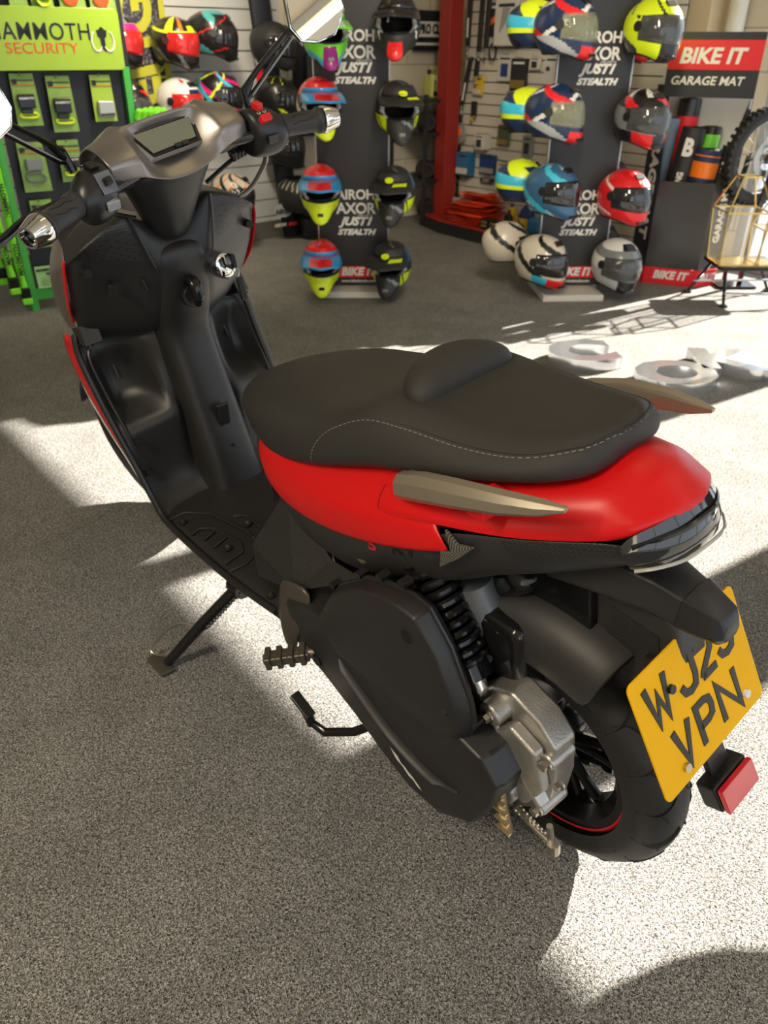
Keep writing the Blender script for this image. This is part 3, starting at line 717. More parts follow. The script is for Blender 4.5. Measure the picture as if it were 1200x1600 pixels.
    b = MB(); b.tube(po(1.0, .0005), .0018, 6, closed=True); fixed(b.build('mirror_rim', 'chrome', mr))
    b = MB(); b.prism(po(.965, .001), nd*.0022); fixed(b.build('mirror_glass', mat('mirror_glass', (.92, .90, .86), .01, 1.), mr, smooth=False))
b = MB(); b.tube(catmull([(.96, -.205, 1.005), (.985, -.16, .985), (1.0, -.10, .96)], 6), .0045, 8); steer(b.build('cable', 'black', scooter))
b = MB(); b.tube([(.965, -.150, 1.000), (.955, -.190, 1.008)], .011, 12)
for k in range(5): b.tube([(.965-.0022*k, -.152-.008*k, 1.000+.0016*k), (.9645-.0022*k, -.155-.008*k, 1.0006+.0016*k)], .0135, 12)
steer(b.build('cable_boot', 'black', scooter))
b = MB(); b.tube(catmull([(.96, .205, 1.005), (.985, .15, .985), (1.0, .08, .95)], 6), .0045, 8); steer(b.build('cable', 'black', scooter))
b = MB(); b.tube(catmull([(.93, -.215, 1.00), (.955, -.222, .965), (.985, -.19, .92), (1.01, -.13, .90)], 6), .0055, 8); steer(b.build('cable', 'h_grey' if 'h_grey' in M else 'titan', scooter))

# --- ignition lock, key and fob (right of the column)
b = MB(); b.lathe([(0, .0), (.018, 0), (.026, .004), (.030, .012), (.031, .03)], (.975, -.094, .812), (1, .1, -.1), 28)
ig = b.build('ignition_lock', 'chrome', scooter)
b = MB(); b.box((.962, -.094, .822), (.022, .007, .03)); b.box((.948, -.094, .828), (.020, .012, .030)); b.build('key', 'black', ig, bevel=.003)
b = MB(); b.tube([(.940, -.094+.006*cos(a), .806+.012*sin(a)) for a in [2*pi*k/16 for k in range(16)]], .0012, 6, closed=True); b.build('key_ring', 'steel', ig)
b = MB(); b.box((.938, -.097, .768), (.007, .017, .052)); b.build('key_fob', 'black', ig, bevel=.003)

# --- front wheel and mudguard (turned with the bars)
FC = V((1.422, 0, .262)); RC = V((.006, 0, .238))
def wheel(C, R, rim, w, name, tread=True, steered=False):
    b = MB(); k = rim; 
    b.lathe([(k-.012, -w*.34), (k+.004, -w*.36), (k+.006, -w*.30), (k-.020, -w*.2), (k-.024, 0), (k-.020, w*.2), (k+.006, w*.30), (k+.004, w*.36), (k-.012, w*.34), (k-.03, w*.15), (k-.03, -w*.15)], C, (0, 1, 0), 64, closed=True)
    b.cyl(C+V((0, -.04, 0)), C+V((0, .04, 0)), .032, 24)
    for i in range(5):
        a = 2*pi*i/5+.3
        for da in (-.13, .13):
            b.tube([C+V((cos(a)*.028, 0, sin(a)*.028)), C+V((cos(a+da)*(k*.6), .0, sin(a+da)*(k*.6))), C+V((cos(a+da*1.4)*(k-.012), 0, sin(a+da*1.4)*(k-.012)))], [.013, .009, .010], 8)
    wh = b.build(name, 'black', scooter, bevel=.0)
    b = MB(); prof = []
    for i in range(25):
        a = -pi*.5*1.16 + i/24*pi*1.16
        prof.append((k+.004 + (R-k-.004)*max(0, cos(a*.86))**.62, w*.5*sin(a/1.16)*(1.0 if abs(sin(a/1.16)) < .97 else .93)))
    b.lathe(prof, C, (0, 1, 0), 96); ty = b.build('tyre', 'rubber', wh)
    b = MB(); 
    for sg in (1, -1): b.lathe([(k+.0065, sg*w*.365), (k+.0035, sg*w*.378), (k+.0005, sg*w*.365)], C, (0, 1, 0), 96)
    b.build('rim_stripe', 'redgloss', wh)
    # tread grooves lying in the surface
    if tread:
        b = MB()
        def sp(ang, yy, lift=.0004):
            t = yy/(w*.5); t = max(-.98, min(.98, t)); a = math.asin(t)*1.16
            r = k+.004 + (R-k-.004)*max(0, cos(a*.86))**.62 + lift
            return C+V((cos(ang)*r, yy, sin(ang)*r))
        n = 18
        for i in range(n):
            a0 = 2*pi*i/n
            for sg in (1, -1):
                pts = [sp(a0+.02+dx, sg*yy) for dx, yy in ((0, .006), (.07, .014), (.13, .026), (.17, .040), (.18, .052))]
                b.tube(catmull(pts, 4), [.0012]+[.0028]*12+[.0024, .002, .0015, .001], 6, sx=.35, upv=None)
                pts = [sp(a0+.16+dx, sg*yy) for dx, yy in ((0, .048), (.05, .034), (.12, .027))]
                b.tube(catmull(pts, 4), [.001]+[.0022]*7+[.001], 6, sx=.35)
        b.build('tread_groove', 'void', wh)
    for o_w in [wh]+[k for k in bpy.data.objects if k.parent == wh]: fixed(o_w)
    return wh
fwh = steer(wheel(FC, .262, .182, .105, 'front_wheel'))
rwh = wheel(RC, .238, .162, .106, 'rear_wheel')
b = MB(); rows = []
for i in range(15):
    a = radians(15 + i*9.5); rr = .275
    rows.append([FC+V((cos(a)*rr*(1-.0*abs(v)), v*.062, sin(a)*rr*(1-.10*v*v))) for v in (-1, -.8, -.4, 0, .4, .8, 1)])
b.grid(rows); steer(b.build('front_mudguard', 'plastic2', scooter, sub=1, solid=.004))
b = MB()
for sg in (1, -1): b.tube([FC+V((0, sg*.075, 0)), FC+V((-.13, sg*.075, .30)), V((1.17, sg*.07, .72))], [.020, .024, .026], 14)
b.box((1.185, 0, .70), (.06, .18, .03)); steer(b.build('fork', 'black', scooter))
b = MB()
for rr in (.108,): 
    b.lathe([(rr, .045), (rr, .049), (.06, .049), (.06, .045), (rr, .045)], FC, (0, 1, 0), 48)
steer(b.build('brake_disc', 'steel', scooter))

# --- rear brake, gearbox and axle
b = MB()
b.prism([(.100, .085, .375), (.055, .085, .425), (.015, .085, .44), (-.035, .085, .42), (-.062, .085, .385), (-.060, .085, .31), (-.045, .085, .235), (-.005, .085, .19), (.035, .085, .15), (.085, .085, .17), (.13, .085, .25)], (0, .045, 0))
b.prism([(.055, .13, .35), (.0, .13, .40), (-.045, .13, .38), (-.055, .13, .30), (-.02, .13, .235), (.045, .13, .25)], (0, .022, 0))
b.cyl((.02, .14, .25), (.02, .165, .25), .030, 20); b.cyl((.035, .10, .40), (.035, .158, .40), .020, 16); b.cyl((-.055, .09, .36), (-.055, .14, .36), .013, 12); b.cyl((-.04, .09, .24), (-.04, .145, .24), .013, 12)
b.cyl((.02, .05, .25), (.02, .10, .25), .05, 24)
for k in range(3): b.box((.03-.03*k, .140, .375-.045*k), (.012, .026, .07), Euler((0, radians(35), 0)))
gb = b.build('gearbox', 'alu', scooter, bevel=.006, bseg=3)
for (x, y, z) in ((-.055, .140, .36), (-.04, .145, .24), (.035, .158, .40), (.10, .13, .22), (.045, .155, .235), (.02, .165, .25), (-.06, .12, .30), (.085, .13, .37)):
    b = MB(); b.cyl((x, y, z), (x, y+.010, z), .0075, 6); b.cyl((x, y-.001, z), (x, y+.002, z), .011, 14)
    b.build('bolt', 'steel', gb, smooth=False)
# brake linkage rod
b = MB(); b.tube([(.03, .13, .185), (-.02, .145, .185), (-.075, .15, .19)], .0042, 8); b.cyl((-.072, .15, .165), (-.068, .150, .235), .005, 8); b.cyl((-.074, .15, .175), (-.074, .15, .198), .010, 10)
for k in range(9): b.cyl((.01-.008*k, .138+.0009*k, .185), (.006-.008*k, .1385+.0009*k, .185), .0065, 10)
b.cyl((.055, .13, .175), (.03, .13, .185), .009, 10); b.build('brake_linkage', 'steel', scooter, smooth=False)
# cooling grille strip behind the transmission cover
b = MB(); g0 = V((-.020, .175, .365)); g1 = V((-.012, .185, .225))
b.tube([(.012, .172, .355), (.0, .180, .30), (-.018, .186, .205)], .010, 8, sx=.7)
for k in range(8): b.box(V((.010, .182, .345)).lerp(V((-.018, .194, .215)), k/7), (.026, .006, .004))
b.build('oil_cooler_strip', mat('brass_metal', (.62, .52, .34), .3, .9), scooter)
# rear brake disc, right side
b = MB(); b.lathe([(.112, -.055), (.112, -.059), (.075, -.059), (.075, -.055), (.112, -.055)], RC, (0, 1, 0), 64, closed=False)
for k in range(14):
    a = 2*pi*k/14; b.cyl(RC+V((cos(a)*.112, -.055, sin(a)*.112)), RC+V((cos(a)*.112, -.059, sin(a)*.112)), .013, 10)
fixed(b.build('brake_disc', 'black', scooter))
# --- transmission cover (left) with emblem
def ex(pts, y0, y1): return [(x, y0, z) for x, z in pts], (0, y1-y0, 0)
cv = [(.54, .300), (.475, .262), (.406, .236), (.309, .192), (.217, .136), (.152, .106), (.085, .108), (.010, .165), (-.036, .262), (-.050, .320), (-.02, .362), (.10, .390), (.30, .400), (.48, .370)]
b = MB(); p, d = ex(cv, .09, .178); b.prism(p, d)
b.loft([[(x, .178, z) for x, z in cv], [(x*.975+.005, .194, z*.965+.010) for x, z in cv], [(x*.88+.026, .200, z*.86+.036) for x, z in cv]])
tc_ = fixed(b.build('transmission_cover', 'plastic', scooter, bevel=.006, bseg=3))
b = MB(); b.cyl((.395, .188, .268), (.395, .204, .268), .013, 16); fixed(b.build('cover_plug', 'black', tc_))
b = MB()
for pts in ([(.185, .205), (.165, .196), (.152, .178), (.170, .184)], [(.163, .186), (.148, .184), (.124, .166), (.139, .166)], [(.143, .179), (.130, .175), (.106, .157), (.120, .158)]):
    b.face([b.vert((x+.014, .23, z-.006)) for x, z in pts])
em = fixed(b.build('emblem', 'white', tc_, smooth=False))
for v_, p_ in zip(em.data.vertices, snap(tc_, [v_.co.copy() for v_ in em.data.vertices], .0015)): v_.co = p_
b = MB(); b.tube(catmull([(.36, .193, .355), (.27, .197, .295), (.18, .199, .245), (.09, .198, .225), (.03, .195, .240)], 6), [.004]*4+[.015]*16+[.009]*5, 10, sx=.35, upv=(0, 1, 0)); fixed(b.build('cover_rib', 'side_grey', tc_))
# --- airbox
ab = [(.372, .385), (.305, .490), (.228, .550), (.172, .572), (.120, .582), (.088, .578), (.050, .530), (.018, .45), (.010, .405), (.022, .368), (.07, .342), (.196, .334), (.320, .342)]
b = MB(); p, d = ex([(x*.94+.014, z*.95+.02) for x, z in ab], .160, .176); b.prism(p, d)
b.loft([[(x, .176, z) for x, z in ab], [(x, .186, z) for x, z in ab], [(x*.95+.010, .205, z*.94+.028) for x, z in ab], [(x*.80+.034, .211, z*.78+.100) for x, z in ab]])
ax_ = fixed(b.build('airbox', 'plastic', scooter, bevel=.005, bseg=3))
b = MB(); b.tube([(x, .177, z) for x, z in ab], .0045, 8, closed=True); fixed(b.build('airbox_seam', 'plastic2', ax_))
b = MB(); b.cyl((.105, .203, .535), (.105, .2115, .535), .015, 20, 0); b.cyl((.105, .2112, .535), (.105, .2125, .535), .011, 20, 1); fixed(b.build('airbox_port', ['plastic', 'void'], ax_))
b = MB(); b.cyl((.040, .204, .43), (.040, .2105, .43), .007, 12); fixed(b.build('vent_stub', 'plastic2', ax_, bevel=.001))
for (x, z) in ((.325, .475), (.245, .545), (.19, .572), (.14, .590), (.012, .40), (.20, .338)):
    b = MB(); b.box((x, .175, z+.003), (.014, .020, .008)); fixed(b.build('clip', 'plastic2', ax_, bevel=.001))
b = MB(); b.tube(catmull([(.34, .10, .50), (.30, .14, .545), (.22, .13, .60), (.10, .10, .62)], 5), .018, 12); b.build('air_hose', mat('khaki_hose', (.22, .19, .13), .5), scooter)
b = MB(); b.box((.20, .02, .42), (.36, .17, .22)); b.cyl((.14, .03, .50), (.05, .05, .60), .03); b.build('engine', 'black', scooter, bevel=.02)
b = MB(); b.cyl((.125, .085, .56), (.09, .075, .44), .030, 20); b.build('coolant_tank', mat('grey_metal', (.25, .27, .30), .3, .6), scooter)

# --- shock absorber with coil spring
s_top = V((.186, .116, .640)); s_bot = V((.062, .128, .430)); ax3 = (s_bot-s_top); Ls = ax3.length; ad = ax3.normalized(); e1 = ad.orthogonal().normalized(); e2 = ad.cross(e1)
b = MB(); b.cyl(s_top, s_bot, .017, 16, 1); b.cyl(s_bot-ad*.02, s_bot+ad*.004, .031, 20, 1)
b.tube([s_bot, s_bot+ad*.032], [.020, .017], 14, 0); b.tube([s_bot+ad*.032, s_bot+ad*.052], [.014, .013], 14, 0)
b.box(s_bot+ad*.055+V((0, .0, 0)), (.024, .034, .03), Euler((0, radians(20), 0)), 1)
sh = fixed(b.build('shock_absorber', ['chrome', 'black'], scooter))
turns = 13; n = turns*18
pth = [s_top+ad*(Ls*.02+Ls*.92*(k/n)**(.88))+(e1*cos(2*pi*k/18)+e2*sin(2*pi*k/18))*.0305 for k in range(n+1)]
b = MB(); b.tube(pth, .0070, 8); fixed(b.build('spring', 'black', sh))

# --- rear mudguard hugger, plate holder, plate, reflector
b = MB(); rows = []
for i in range(13):
    a = radians(36 + i*6.3); R1 = .312
    rows.append([RC+V((cos(a)*rr, yy, sin(a)*rr)) for yy, rr in ((-.092, R1-.085), (-.094, R1-.03), (-.07, R1), (-.035, R1+.008), (0, R1+.010), (.035, R1+.008), (.07, R1), (.094, R1-.03), (.092, R1-.085))])
b.grid(rows); b.build('rear_mudguard', 'side_grey', scooter, sub=1, solid=.004)
# plate holder arm: tapered housing from under the tail
b = MB()
def hx(x, z, hw, h): return [(x, -hw, z-h*.2), (x, -hw*.7, z+h*.5), (x, 0, z+h*.6), (x, hw*.7, z+h*.5), (x, hw, z-h*.2), (x, hw*.6, z-h*.6), (x, -hw*.6, z-h*.6)]
b.loft([hx(.0, .650, .075, .06), hx(-.07, .655, .062, .06), hx(-.13, .652, .048, .052), hx(-.165, .645, .040, .046), hx(-.205, .636, .027, .034)])
ph = b.build('plate_holder', 'plastic', scooter, bevel=.004)
b = MB(); b.loft([hx(-.165, .6455, .0425, .049), hx(-.207, .6365, .0285, .036), hx(-.214, .633, .018, .022)]); b.build('plate_light', 'plastic2', ph, bevel=.002)
b = MB(); pg = [(-.01, .655), (-.012, .54), (-.045, .50), (-.105, .465), (-.165, .50), (-.175, .56), (-.160, .62), (-.10, .65)]
b.prism([(x, -.030, z) for x, z in pg], (0, .060, 0)); b.build('holder_fin', ['side_grey'], ph, bevel=.008, bseg=3)
b = MB(); b.prism([(-.070, .0305, .600), (-.060, .0305, .500), (-.105, .0305, .480), (-.150, .0305, .505), (-.140, .0305, .590)], (0, .0012, 0)); b.build('carbon_inlay', 'carbon', ph, smooth=False)
PT = radians(23.1); SK = radians(-3.55); pc = V((-.222, .009, .521)); pu = V((sin(PT), 0, cos(PT))); pn = V((-cos(PT), 0, sin(PT))); PW, PH = .2286, .1778
b = MB()
def rrect(w, h, r, k=5):
    o = []
    for cx, cz, a0 in ((w/2-r, h/2-r, 0), (-w/2+r, h/2-r, 90), (-w/2+r, -h/2+r, 180), (w/2-r, -h/2+r, 270)):
        for i in range(k+1): a = radians(a0+90*i/k); o.append((cx+r*cos(a), cz+r*sin(a)))
    return o
prt = V((0, -1, 0)); prt, pu = prt*cos(SK)-pu*sin(SK), pu*cos(SK)+prt*sin(SK)
b.prism([pc+prt*x+pu*y-pn*.0015 for x, y in rrect(PW, PH, .010)], pn*.003)
npl = fixed(b.build('number_plate', 'yellow', scooter, bevel=.0006, smooth=False))
b = MB(); b.prism([pc+prt*x+pu*y-pn*.005 for x, y in rrect(PW*.9, PH*.9, .010)], pn*.003); b.prism([pc+prt*x+pu*y-pn*.045 for x, y in rrect(.06, .12, .01)], pn*.045)
fixed(b.build('backing_plate', 'plastic2', ph))
GLY = {'W': [[(0, 1), (.24, 0), (.5, .62), (.76, 0), (1, 1)]], 'J': [[(1, 1), (1, .28), (.86, .06), (.5, 0), (.16, .06), (0, .26)]],
 '2': [[(.02, .74), (.16, .95), (.5, 1), (.86, .94), (1, .74), (.9, .52), (.12, .12), (0, 0)], [(0, 0), (1, 0)]],
 '3': [[(.04, .82), (.2, .97), (.5, 1), (.84, .94), (.96, .76), (.84, .57), (.5, .53)], [(.5, .53), (.88, .47), (1, .27), (.86, .06), (.5, 0), (.16, .05), (0, .22)]],
 'V': [[(0, 1), (.5, 0), (1, 1)]], 'P': [[(0, 0), (0, 1), (.6, 1), (.93, .93), (1, .74), (.93, .54), (.6, .47), (0, .47)]], 'N': [[(0, 0), (0, 1), (1, 0), (1, 1)]]}
def glyph_strokes(b, ch, org, xd, yd, w, h, th, nd):
    for st in GLY[ch]:
        P2 = [V((x*w, y*h)) for x, y in st]; L = []; Rr = []
        for i, p in enumerate(P2):
            a = (P2[i]-P2[i-1]).normalized() if i > 0 else None; c = (P2[i+1]-P2[i]).normalized() if i < len(P2)-1 else None
            if a is None: t = c; nn = V((-t.y, t.x)); k = 1
            elif c is None: t = a; nn = V((-t.y, t.x)); k = 1
            else:
                na = V((-a.y, a.x)); nc = V((-c.y, c.x)); nn = (na+nc); 
                nn = nn.normalized() if nn.length > .3 else na; k = 1/max(.45, nn.dot(na))
            L.append(p+nn*th/2*k); Rr.append(p-nn*th/2*k)
        z0 = b.v.__len__()
        for i in range(len(P2)-1):
            q = [L[i], L[i+1], Rr[i+1], Rr[i]]; b.prism([V(org)+V(xd)*v.x+V(yd)*v.y for v in q], V(nd)*.0012)
b = MB(); CH, CW, TH = .056, .031, .0102
def put(s, x0, y0, step):
    for i, ch in enumerate(s): glyph_strokes(b, ch, pc+prt*(x0+step[i])+pu*y0+pn*.0016, prt, pu, CW*(1.25 if ch in 'WN' else 1), CH, TH, pn)
put('WJ23', -.092, .013, [0, .062, .104, .146])
put('VPN', -.070, -.068, [0, .050, .098])
fixed(b.build('plate_characters', 'ink', npl, smooth=False))
for x, y, m_ in ((-.048, .040, 'ink'), (.079, -.062, 'white'), (-.066, -.068, 'steel')):
    c = pc+prt*x+pu*y; b = MB(); b.cyl(c, c+pn*.006, .006, 12); fixed(b.build('plate_screw', m_, npl))
# lower reflector
b = MB(); rr_ = V((-.226, -.020, .345)); Rm = Matrix((pn, V((0, 1, 0)), pu)).transposed()
b.box(rr_, (.030, .088, .042), Rm); b.box(rr_+V((.03, .0, .05)), (.012, .05, .12), Rm); rf = b.build('reflector_housing', 'plastic2', ph, bevel=.004)
b = MB(); b.box(V((-.226, -.020, .345))+pn*.021, (.008, .084, .037), Rm); b.build('red_reflector', 'reflred', ph, bevel=.001)

M['footmetal'] = mat('dark_bronze_metal', (.13, .115, .095), .4, .65)
# --- passenger footpeg and bracket
for sgn in (1, -1):
    A = lambda x, y, z: (x, sgn*y, z)
    b = MB(); b.grid([[A(.520, .195, .400), A(.475, .192, .412), A(.425, .188, .420)], [A(.535, .205, .355), A(.485, .208, .350), A(.430, .202, .350)], [A(.530, .215, .300), A(.495, .222, .300), A(.470, .218, .300)], [A(.515, .224, .250), A(.492, .228, .250), A(.470, .224, .252)]])
    br = b.build('footpeg_bracket', 'footmetal', scooter, sub=1, solid=.012)
    pd_ = V(A(.62, .78, -.05)).normalized(); pu_ = V((0, 0, 1)); pu_ = (pu_-pd_*pu_.dot(pd_)).normalized(); ps_ = pd_.cross(pu_)
    pr_ = Matrix((pd_, ps_, pu_)).transposed(); pc_ = V(A(.462, .246, .272))
    b = MB(); b.box(pc_, (.085, .026, .020), pr_)
    for k in range(4): b.box(pc_+pr_ @ V((-.030+.022*k, 0, .001)), (.012, .036, .028), pr_)
    b.tube([pc_+pr_ @ V((-.056, 0, 0)), pc_+pr_ @ V((.046, 0, 0))], .011, 10)
    b.build('passenger_footpeg', 'footmetal', scooter, bevel=.004)
# --- side stand: foot touches the carpet
Li = Matrix.Rotation(LEAN, 3, 'X')   # world -> scooter
fo = Li @ V((.816, .356, .012))
b = MB(); pv = V((.745, .165, .215))
b.tube([pv, pv.lerp(fo, .5)+V((0, 0, .004)), fo], [.014, .013, .011], 12); b.cyl(pv+V((-.02, 0, 0)), pv+V((.02, 0, 0)), .024, 16)
b.box(pv+V((0, -.02, .03)), (.06, .02, .07))
ss = fixed(b.build('side_stand', 'black', scooter, bevel=.002))
dr = (pv-fo).normalized()
b = MB(); b.tube(catmull([fo+dr*.115, fo+dr*.10+V((.045, .02, .012)), fo+dr*.045+V((.062, .035, .0)), fo+dr*.02+V((.045, .025, -.002)), fo+dr*.025], 5), .003, 8); fixed(b.build('stand_tang', 'steel', ss))
b = MB(); hs = [pv+(fo-pv)*(.05+.45*k/60)+V((-.022+.004*cos(k*1.3), .0, .004*sin(k*1.3)+.006)) for k in range(61)]; b.tube(hs, .0018, 5); b.tube([hs[-1], pv.lerp(fo, .62)], .002, 6); fixed(b.build('return_spring', 'black', ss))
b = MB(); fm = Matrix.Rotation(LEAN, 3, 'X'); b.box(fo+fm @ V((.012, .010, -.006)), (.075, .034, .011), fm); fixed(b.build('foot_pad', mat('worn_brown_steel', (.10, .09, .07), .5, .5), ss, bevel=.004))
# --- centre stand, folded
b = MB()
b.tube([(.28, .13, .17), (.36, .20, .105), (.41, .235, .090), (.437, .245, .105)], [.009, .009, .009, .008], 10)
b.tube([(.437, .245, .10), (.445, .247, .150)], .010, 10); b.box((.445, .250, .152), (.055, .020, .012), Euler((0, radians(-25), 0)))
for sgn in (1, -1): b.tube([(.30, sgn*.09, .19), (.14, sgn*.13, .10)], .013, 10)
b.tube([(.30, -.12, .19), (.30, .13, .19)], .015, 10)
b.build('centre_stand', 'black', scooter, bevel=.001)

# --- refine: shared correction of the early measurements (smooth and left-right symmetric)
WB = [-0.0603, 0.0105, 0.0541, 0.1008, 0.0361, 0.0122, -0.0502, -0.1511, -0.0486]
def refine(p):
    ay = sqrt(p.y*p.y+.0004)-.02
    return V((p.x+WB[0]+WB[1]*p.x+WB[2]*p.z+WB[3]*ay, p.y*(1+WB[8]), p.z+WB[4]+WB[5]*p.x+WB[6]*p.z+WB[7]*ay))
def refine_tree(o):
    for ch in [k for k in bpy.data.objects if k.parent == o]:
        if ch.name not in DONE:
            for v_ in ch.data.vertices: v_.co = refine(v_.co)
        refine_tree(ch)
refine_tree(scooter)

# model lettering SRT laid on the lower side panel
def lay_text(st, size, c, xd, yd, m, sx, shear=.3):
    o = text(st, size, 'lettering', m, scooter, frame_mtx(c, xd, yd), ext=0, bold=size*.035, shear=shear, sx=sx)
    P_ = snap(lsp, [v_.co.copy() for v_ in o.data.vertices], .0012)
    for v_, p_ in zip(o.data.vertices, P_): v_.co = p_
    return o
xd = V((-.136, .0, .057)); yd = V((.01, .10, .6))
lay_text('S', .034, V((.232, .168, .602)), xd, yd, 'redgloss', 1.5); lay_text('RT', .034, V((.160, .168, .632)), xd, yd, 'ink', 1.55)
# ------------------------------------------------------------------ helmets
def cm(name, col, rough=.28, **k):
    k.setdefault('coat', .3)
    if name not in M: M[name] = mat(name, col, rough, **k)
    return name
cm('h_black', (.012, .012, .013)); cm('h_matte', (.02, .02, .021), .55, coat=0.); cm('h_white', (.78, .77, .74)); cm('h_red', (.72, .015, .02)); cm('h_fluo', (.72, .90, .015), .4, coat=0.)
cm('h_blue', (.02, .28, .62)); cm('h_navy', (.012, .03, .09)); cm('h_steelblue', (.035, .12, .24)); cm('h_cyan', (.05, .50, .72)); cm('h_orange', (.85, .20, .01)); cm('h_pink', (.75, .02, .22)); cm('h_teal', (.08, .40, .40))
cm('h_grey', (.20, .22, .23)); cm('h_silver', (.45, .48, .50), .3); cm('h_green', (.20, .75, .05)); cm('h_cream', (.62, .56, .46)); cm('h_purple', (.30, .02, .20))
M['v_dark'] = mat('dark_visor', (.015, .015, .018), .05, coat=1.)
M['v_red'] = mat('red_mirror_visor', (.80, .03, .03), .18, .3, coat=1.)
M['v_clear'] = mat('clear_visor', (.42, .44, .30), .04, coat=1., alpha=.30)
M['v_smoke'] = mat('smoke_visor', (.08, .085, .085), .05, coat=1., alpha=.7)
M['pad'] = mat('white_grey_padding', (.50, .48, .46), .7, var=.5, vscale=45)
def sw(az, el, a, b, w, off=0): return abs(math.sin(radians(az*a+el*b+off))) < w
def style_mats(st):
    return STY[st][0]
# each style: (materials, function(az deg -180..180 (0 = front, + = wearer left), el deg) -> index)
def f_tri(az, el):
    if el < -22 and abs(az) < 26: return 2
    if el < -14: return 3 if sw(az, el, 1.2, 3, .55) else 0
    if sw(abs(az), el, 1.0, -2.2, .33, 20): return 2
    if sw(abs(az), el, 1.3, 2.6, .22, 65): return 1
    return 0
def f_fluo(az, el):
    if el < 0 and abs(az) < 22: return 1
    if el < 28 and abs(az) > 75: return 1 if sw(az, el, 1, 2, .6) else 0
    if el > 20 and sw(az, el, 2.0, 1.2, .14, 10): return 2
    return 0
def f_rw(az, el):
    if el > 48: return 1 if sw(az, el, 2.2, 1, .5) else 0
    if el > 24: return 2 if sw(az, el, 1.6, 3, .55, 30) else 0
    if el < -20: return 2 if abs(az) < 60 and abs(az) > 14 else 0
    return 0 if sw(az, el, 1, 2, .7) else 3
def f_red(az, el):
    if el > 35 and abs(az) < 10 and sw(az, el, 6, 6, .4): return 1
    return 1 if (abs(az) > 70 and sw(az, el, 1, 3, .16)) else 0
def f_blue(az, el):
    if sw(abs(az), el, 1.2, -2.0, .30, 15): return 1
    if el < -18 and sw(az, el, 1, 3, .25): return 2
    return 3 if el > 55 and sw(az, el, 3, 1, .3) else 0
def f_wb(az, el):
    if el < -22: return 3 if abs(az) < 34 else (2 if abs(az) < 75 else 0)
    if 18 < el < 30 and abs(az) < 70: return 2
    return 1 if sw(abs(az), el, 1.4, -2.4, .34, 40) else 0
def f_gw(az, el):
    if 26 < el < 46: return 1
    if el > 46: return 3 if abs(az) < 26 and el < 66 else 0
    if el < -16 and abs(az) < 28: return 3
    return 2 if el < -4 else 0
def f_back(az, el):
    if el > 50: return 0
    if el > 22: return 1 if sw(az, el, 1.5, 2, .6) else 0
    if el > -2: return 2
    if el > -14: return 0
    return 3 if sw(az, el, 2, 2, .45) else 1
def f_backb(az, el):
    if el < -20: return 2
    return 1 if (sw(az, el, 5, 9, .30) and 0 < el < 55 and abs(az) > 40) else 0
def f_mxred(az, el):
    if el > 26: return 1 if sw(az, el, 3.1, 2.3, .16) else (3 if sw(az, el, 2.2, -3, .13, 40) else 0)
    if el < -14: return 4 if abs(az) < 62 else 2
    if abs(az) > 62: return 5 if sw(az, el, 2, 3, .45) else 2
    return 2
def f_mxblack(az, el):
    if -44 < el < -9 and 38 < abs(az) < 92: return 1 if not sw(az, el, 5, 2, .18) else 0
    if 14 < el < 50 and az > 60: return 2
    return 3 if sw(az, el, 1.2, 2.0, .10, 20) else 0
def f_mxgrey(az, el):
    if -26 < el < -8 and 40 < abs(az) < 80: return 1 if sw(az, el, 7, 3, .5) else 0
    if el < -22 and abs(az) < 12: return 2
    return 3 if abs(az) > 80 and sw(az, el, 2, 3, .2) else 0
def f_mxgreen(az, el):
    if el < -14 and abs(az) < 14: return 1
    if el < -30: return 2
    return 0 if el < 10 or sw(az, el, 2, 2, .6) else 3
def f_yr(az, el):
    if 24 < el < 31: return 1
    if el > 31 and abs(az) < 13 and el < 58: return 1
    if el > 31 and 26 < abs(az) < 40: return 2
    if el > 31 and 60 < abs(az) < 85: return 1
    if el < -12: return 3 if sw(az, el, 3, 3, .3) else 0
    return 0
def f_teal(az, el):
    if el > 60 or (abs(az) > 70 and sw(az, el, 1, 2, .42)): return 1
    return 2 if sw(abs(az), el, 1.5, 2.8, .08) else 0
def f_pink(az, el):
    if 30 < el < 42: return 1
    if el < -14 and sw(az, el, 2, 2, .4): return 1
    return 2 if el > 42 else 0
def f_wr(az, el):
    if 28 < el < 40 and abs(az) < 22: return 2
    if el > 35 and 30 < abs(az) < 60: return 1 if sw(az, el, 2, 4, .4) else 0
    return 0
def f_multi(az, el):
    if sw(az, el, 1.6, 2.1, .26): return 1
    if sw(az, el, 2.3, -1.7, .22, 40): return 2
    return 3 if sw(az, el, 1.1, 3.1, .32, 80) else 0
def f_plain(az, el): return 0
def f_spartan(az, el):
    if el < -18 and 30 < abs(az) < 90 and sw(az, el, 2, 3, .35): return 1
    return 1 if el > 45 and sw(az, el, 4, 1, .12) else 0
def f_linegrey(az, el):
    if 18 < el < 48: return 1 if sw(az, el, 9, 1, .35) else 0
    return 0
def f_camo(az, el): return 1 if sw(az, el, 3, 4, .45) else (2 if sw(az, el, 4, -3, .2) else 0)
